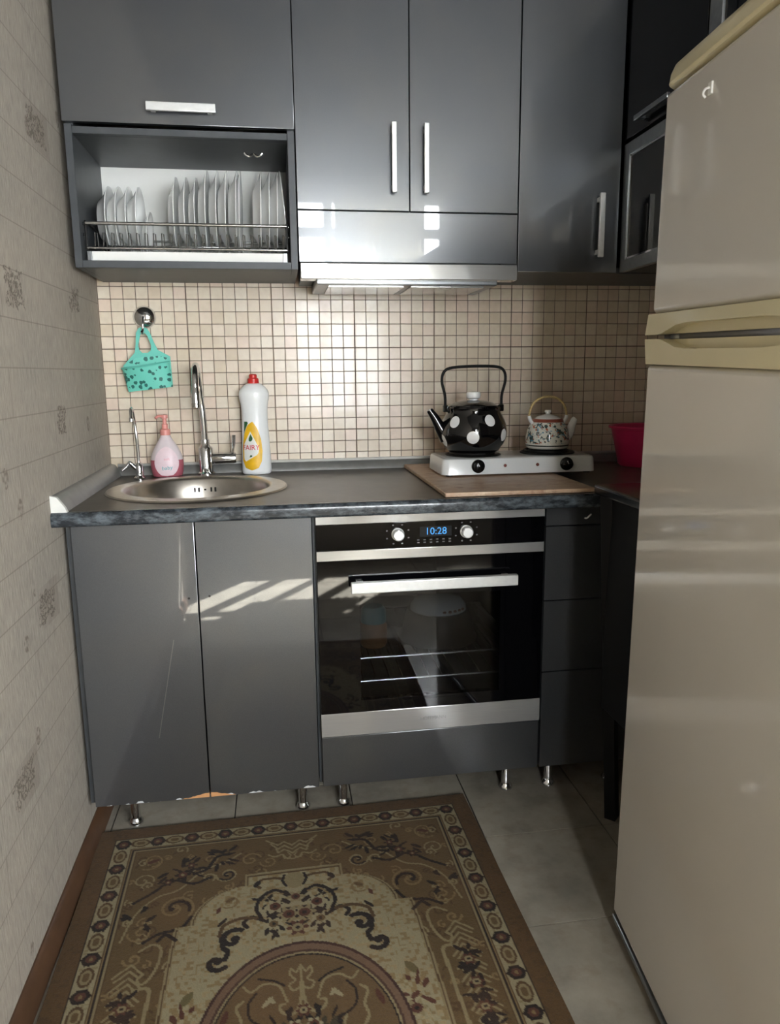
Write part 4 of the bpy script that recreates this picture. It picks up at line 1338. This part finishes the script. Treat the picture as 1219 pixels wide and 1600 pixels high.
# cream top cap with a rounded far corner
bm = nb()
prof = [(-.004, 1.6835), (-.008, 1.690), (-.006, 1.708), (.004, 1.716), (.030, 1.7195)]
def cap_row(ins, z):
    r = .045
    x0, x1, y0, y1 = -.004 + ins, FW_ + .004 - ins, -.008 + ins, .59
    pts = arc(x0 + r, y0 + r, r, 180, 270, 8) + arc(x1 - r, y0 + r, r, 270, 360, 8) + [(x1, y1), (x0, y1)]
    return [bm.verts.new((x, y, z)) for x, y in pts]
rows = [cap_row(i_, z_) for i_, z_ in ((.004, 1.6760), (0, 1.680), (.0015, 1.694), (.006, 1.706), (.014, 1.712), (.030, 1.7145))]
for A, B in zip(rows, rows[1:]):
    for i in range(len(A)): bm.faces.new((A[i], A[(i + 1) % len(A)], B[(i + 1) % len(A)], B[i]))
bm.faces.new(rows[0]); bm.faces.new(rows[-1])
FO('top_cap', bm, 'fridge_cream')
b = nb()
box(b, .170, .182, -.003, .0005, 1.618, 1.636, .001)
tube(b, smooth_path([(.176, -.002, 1.628), (.176, -.009, 1.626), (.176, -.012, 1.619), (.176, -.008, 1.614)], 4), .0018, 8)
o = FO('adhesive_hook', b, 'white_metal', frz)

# ------------------------------------------------------------------ rug: woven pattern drawn on a fine grid
RW, RL, STEP = 1.00, 1.50, .0025
NXr, NYr = int(RW / 2 / STEP), int(RL / 2 / STEP)      # one quarter, mirrored
U, V = np.meshgrid((np.arange(NXr) + .5) * STEP, (np.arange(NYr) + .5) * STEP)   # u from the axis, v from the far edge
def C3(c): return np.array(lin(c)[:3])
BR, BR2, CREAM, DARK, TAN, RED, CR2, BORD = C3((106, 84, 50)), C3((92, 69, 40)), C3((166, 154, 120)), C3((42, 31, 24)), C3((140, 117, 78)), C3((92, 54, 38)), C3((150, 134, 98)), C3((100, 74, 42))
img = np.empty((NYr, NXr, 3)); img[:] = BR
rng = np.random.default_rng(3)
def put(mask, c): img[mask] = c
def stroke(pts, w, c):
    pts = np.asarray(pts, float)
    x0, y0 = pts.min(0) - w; x1, y1 = pts.max(0) + w
    i0, i1 = max(int(x0 / STEP) - 1, 0), min(int(x1 / STEP) + 2, NXr)
    j0, j1 = max(int(y0 / STEP) - 1, 0), min(int(y1 / STEP) + 2, NYr)
    if i1 <= i0 or j1 <= j0: return
    u, v = U[j0:j1, i0:i1], V[j0:j1, i0:i1]
    dm = np.full(u.shape, 9.)
    for a, b in zip(pts, pts[1:]):
        e = b - a; L2 = (e * e).sum() + 1e-12
        t = np.clip(((u - a[0]) * e[0] + (v - a[1]) * e[1]) / L2, 0, 1)
        dm = np.minimum(dm, np.hypot(u - a[0] - t * e[0], v - a[1] - t * e[1]))
    img[j0:j1, i0:i1][dm < w / 2] = c
def ell(cx, cy, a, b, c, ang=0):
    ca, sa = math.cos(ang), math.sin(ang)
    x, y = (U - cx) * ca + (V - cy) * sa, -(U - cx) * sa + (V - cy) * ca
    put((x / a) ** 2 + (y / b) ** 2 < 1, c)
def spiral(cx, cy, r, a0_, turns, w, c, n=40):
    t = np.linspace(0, 1, n); rr_ = r * (1 - .82 * t); a = a0_ + turns * 2 * PI * t
    stroke(np.stack([cx + rr_ * np.cos(a), cy + rr_ * np.sin(a)], 1), w, c)
    ell(cx + rr_[-1] * math.cos(a[-1]), cy + rr_[-1] * math.sin(a[-1]), w * .8, w * .8, c)
def cv(pts, w, c):
    p3 = smooth_path([(a, b, 0) for a, b in pts], 6)
    stroke([(p.x, p.y) for p in p3], w, c)
def flower(cx, cy, r, c1, c2, c3=None):
    a = np.arctan2(V - cy, U - cx); d = np.hypot(U - cx, V - cy)
    put(d < r * (.80 + .22 * np.cos(6 * a)), c1)
    put(d < r * .52, c2)
    put(d < r * .22, DARK if c3 is None else c3)
def leaf(cx, cy, ang, L_, w, c): ell(cx, cy, L_ / 2, w / 2, c, ang)
def leaves(cx, cy, n_, R_, c, seed):
    g = np.random.default_rng(seed)
    for _ in range(n_):
        a, d = g.uniform(0, 2 * PI), R_ * math.sqrt(g.uniform(.05, 1))
        leaf(cx + d * math.cos(a), cy + d * math.sin(a), a + g.uniform(-.6, .6), g.uniform(.016, .034), g.uniform(.006, .012), c)
# faint tan vine work all over the brown field, then the corner sprays
for _ in range(120):
    fx, fy = rng.uniform(.0, .39), rng.uniform(.11, .74)
    spiral(fx, fy, rng.uniform(.010, .020), rng.uniform(0, 6), rng.choice([-1, 1]) * rng.uniform(.7, 1.2), .0045, (TAN, CR2, BR2)[int(rng.integers(0, 3))], 16)
    leaf(fx + .014, fy + .010, rng.uniform(0, 3), .016, .006, BR2)
for (cx, cy, r, a_, t_s, w_, col_) in ((.160, .235, .028, 0, 1.2, .006, CR2), (.160, .238, .020, .6, 1.1, .006, DARK), (.275, .335, .045, 2.5, 1.2, .006, TAN), (.275, .335, .036, 2.8, .6, .008, DARK), (.350, .150, .034, 1, 1.1, .004, TAN), (.360, .225, .026, 3, 1.2, .004, CR2), (.205, .170, .020, 2, 1.1, .004, TAN), (.340, .400, .028, 0, 1.2, .005, TAN), (.105, .190, .026, 3.4, 1.2, .005, TAN), (.060, .205, .022, 0, 1.2, .004, TAN)):
    spiral(cx, cy, r, a_, t_s, w_, col_)
cv([(.38, .42), (.36, .34), (.32, .29), (.27, .27), (.22, .21), (.17, .19), (.13, .16)], .005, CR2)
cv([(.37, .30), (.33, .27), (.29, .235), (.24, .255), (.20, .24)], .008, DARK)
cv([(.24, .22), (.21, .205), (.19, .165), (.16, .155)], .009, DARK)
cv([(.33, .43), (.30, .41), (.255, .40), (.235, .37)], .008, DARK)
leaves(.270, .205, 16, .055, DARK, 1); leaves(.175, .165, 10, .045, DARK, 2); leaves(.355, .36, 9, .04, DARK, 4)
for fx, fy, fr_ in ((.268, .218, .020), (.250, .185, .015), (.300, .240, .014)): flower(fx, fy, fr_, DARK, RED, CR2)
leaf(.345, .152, .3, .03, .012, RED); leaf(.19, .14, -.5, .04, .012, DARK); leaf(.15, .135, .8, .03, .010, DARK)
for k_ in range(3):        # chevrons in the middle of the far side
    b0 = .120 + k_ * .016
    stroke([(.0, b0 + .030), (.020, b0 + .012), (.036, b0 + .024), (.066 - k_ * .012, b0)], .005, CR2)
cv([(.0, .205), (.016, .200), (.026, .185), (.045, .190), (.06, .18)], .005, CR2)
# cream medallion outline with its stepped shoulder
def med_half(v):
    return np.where(v < .245, -1, np.where(v < .287, .118, np.where(v < .397, .118 + .117 * np.sqrt(np.clip(1 - ((.397 - v) / .110) ** 2, 0, 1)), .268 + .012 * np.sin((v - .397) / .353 * PI / 2))))
hv = med_half(V)
m_in = U < hv
hv_in = med_half(np.clip(V - .0, 0, 1)) 
put(m_in, CREAM)
mv = rng.random((NYr, NXr))
blot = np.zeros((NYr, NXr))
for sc_ in (3, 5):
    g = rng.random((NYr // sc_ + 2, NXr // sc_ + 2)); blot += np.kron(g, np.ones((sc_, sc_)))[:NYr, :NXr]
put(m_in & (blot > 1.28), C3((150, 128, 88)))
put(m_in & (blot < .42), C3((170, 150, 110)))
er = m_in & (U > hv - .011); put(er, CR2)
put(m_in & (U > hv - .0075) & (U < hv - .0045), BR2)
stroke([(0, .250), (.112, .250)], .005, CR2); stroke([(0, .2555), (.110, .2555)], .004, BR2)
stroke([(.235, .4025), (.262, .4025)], .005, CR2)
# bouquet
leaves(.0, .375, 34, .060, DARK, 8); leaves(.055, .36, 14, .045, DARK, 9); leaves(.045, .42, 12, .04, DARK, 10)
cv([(.010, .300), (.035, .275), (.075, .272), (.090, .290), (.082, .300)], .008, BR2)
leaf(.088, .285, 1.0, .026, .014, DARK)
cv([(.02, .33), (.05, .315), (.08, .335), (.09, .370), (.08, .40)], .009, DARK); cv([(.03, .33), (.055, .325), (.075, .345)], .005, TAN)
ell(0, .285, .024, .028, CR2); cv([(.024, .265), (.028, .285), (.020, .305)], .007, DARK)
for fx, fy, fr_, c1, c2 in ((.0, .345, .020, CR2, RED), (.048, .370, .024, CREAM, RED), (.018, .400, .026, CR2, RED), (.052, .425, .020, CREAM, BR), (.0, .445, .024, RED, CR2)): flower(fx, fy, fr_, c1, c2)
cv([(.075, .41), (.10, .395), (.118, .41), (.110, .425)], .010, DARK)
# black S scrolls on either side
spiral(.140, .455, .030, -2.2, .85, .013, DARK); cv([(.165, .44), (.160, .475), (.150, .49), (.155, .51)], .012, DARK)
spiral(.172, .515, .024, 2.4, -.75, .013, DARK)
cv([(.09, .40), (.125, .395), (.160, .41), (.170, .44)], .009, BR2); leaf(.165, .40, .9, .030, .010, DARK)
spiral(.150, .335, .022, 1, 1.1, .006, TAN); leaf(.150, .33, .5, .024, .012, BR); leaf(.175, .36, 1.2, .02, .010, RED)
leaf(.225, .60, 1.0, .040, .018, C3((110, 100, 62))); leaves(.225, .66, 10, .04, RED, 15); flower(.215, .70, .022, CR2, RED)
# central ring
CV, RA, RB = .75, .208, .262
q = np.sqrt((U / RA) ** 2 + ((V - CV) / RB) ** 2)
put(q < 1.0, C3((70, 44, 34))); put(q < .972, C3((122, 94, 72))); put(q < .91, C3((84, 58, 44))); put(q < .885, CR2); put(q < .865, DARK); put(q < .850, C3((110, 86, 54)))
gx = lambda pts, w_, c_: cv(pts, w_, c_)
gx([(.0, .552), (.010, .570), (.020, .56), (.022, .575), (.012, .590), (.024, .600), (.018, .615), (.004, .610)], .005, CR2)
gx([(.0, .56), (.001, .60), (.006, .65), (.022, .672), (.04, .664), (.045, .648), (.034, .645)], .006, CR2)
gx([(.03, .64), (.045, .60), (.075, .59), (.10, .605), (.115, .590)], .005, CR2); gx([(.115, .625), (.128, .640), (.118, .67), (.122, .70), (.10, .73), (.075, .715), (.08, .69)], .006, CR2)
gx([(.035, .60), (.055, .585), (.085, .575)], .005, DARK); gx([(.09, .61), (.105, .635), (.10, .67), (.075, .69)], .005, DARK)
leaf(.068, .635, .8, .030, .010, CREAM); leaf(.060, .632, 2.2, .020, .008, CREAM); leaf(.15, .66, 1.3, .04, .012, RED)
leaves(.02, .71, 26, .055, DARK, 21); leaves(.05, .74, 16, .045, C3((70, 62, 44)), 22)
for fx, fy, fr_, c1, c2 in ((.0, .665, .016, RED, CR2), (.018, .700, .018, CREAM, RED), (.045, .725, .018, CR2, RED), (0, .735, .024, RED, CREAM)): flower(fx, fy, fr_, c1, c2)
# side panels: cream scroll frame, chevrons and a dark flower column
gx([(.262, .435), (.285, .415), (.300, .430)], .009, DARK)
gx([(.335, .455), (.310, .440), (.290, .455), (.292, .500), (.305, .535), (.320, .545), (.328, .530), (.318, .520)], .006, CR2)
gx([(.330, .560), (.312, .556), (.300, .565), (.300, .60), (.302, .68), (.305, .75)], .008, CR2)
spiral(.345, .475, .020, 0, 1.1, .006, TAN)
for k_ in range(8):
    b0 = .490 + k_ * .034
    stroke([(.318, b0 + .030), (.345, b0), (.378, b0 + .030)], .005, CR2); stroke([(.326, b0 + .038), (.345, b0 + .016), (.372, b0 + .040)], .005, CR2)
for vy in (.58, .63, .68, .73): leaves(.348, vy, 10, .028, DARK, int(vy * 1000))
for vy in (.60, .66, .72): flower(.346, vy, .016, RED, CR2)
# border: plain band, cream band of rosettes, fine lines
du, dv = .5 - U, V
dedge = np.minimum(du, dv)
put(dedge < .108, BR2); put(dedge < .104, CR2); put(dedge < .101, DARK); put(dedge < .096, TAN); put(dedge < .092, BR2)
put(dedge < .089, CREAM); put((dedge < .089) & (blot > 1.45), CR2); put(dedge < .048, DARK); put(dedge < .0445, BORD)
put((dedge < .0445) & (blot > 1.35), BR2)
def rosette(cx, cy):
    ell(cx, cy, .0185, .0185, DARK); flower(cx, cy, .0205, DARK, C3((96, 58, 42)), TAN)
def lozenge(cx, cy, horiz):
    a_, b_ = (.024, .016) if horiz else (.016, .026)
    ell(cx, cy, a_, b_, BR2); ell(cx, cy, a_ * .74, b_ * .74, CR2); ell(cx, cy, a_ * .45, b_ * .45, BR)
RB_ = .0685
nt = 5
sp_u = (.5 - RB_) / nt
for i in range(nt + 1):
    rosette(i * sp_u, RB_)
    if i < nt: lozenge((i + .5) * sp_u, RB_, True)
ns = 7
sp_v = (.75 - RB_) / ns
for i in range(ns + 1):
    rosette(.5 - RB_, RB_ + i * sp_v)
    if i < ns: lozenge(.5 - RB_, RB_ + (i + .5) * sp_v, False)
img *= 0.70 * (0.93 + .14 * rng.random((NYr, NXr, 1)))
full = np.concatenate([img[:, ::-1], img], 1)
full = np.concatenate([full, full[::-1]], 0)
NXf, NYf = full.shape[1], full.shape[0]
gx_, gy_ = np.meshgrid((np.arange(NXf) + .5) * STEP - RW / 2, -(np.arange(NYf) + .5) * STEP)
gz_ = .0085 + .0006 * rng.random(gx_.shape)
verts = np.stack([gx_, gy_, gz_], -1).reshape(-1, 3)
idx = np.arange(NXf * NYf).reshape(NYf, NXf)
quads = np.stack([idx[:-1, :-1], idx[1:, :-1], idx[1:, 1:], idx[:-1, 1:]], -1).reshape(-1, 4)
me = bpy.data.meshes.new('rug_pile')
me.vertices.add(len(verts)); me.vertices.foreach_set('co', verts.ravel())
me.loops.add(quads.size); me.loops.foreach_set('vertex_index', quads.ravel())
me.polygons.add(len(quads)); me.polygons.foreach_set('loop_start', np.arange(0, quads.size, 4)); me.polygons.foreach_set('loop_total', np.full(len(quads), 4))
me.update(); me.validate()
at = me.color_attributes.new('weave', 'FLOAT_COLOR', 'POINT')
at.data.foreach_set('color', np.concatenate([full.reshape(-1, 3), np.ones((NXf * NYf, 1))], 1).ravel())
rug = thing('patterned_rug', 'brown and cream patterned rug with a central medallion on the tiled floor', 'rug', (.516, -.534, 0), math.radians(1.2))
obj('pile', me, 'rug_pile', rug, local=True)
obj('backing', box(nb(), -RW / 2, RW / 2, -RL, 0, .0006, .0075, .002), 'wood_brown', rug, local=True)
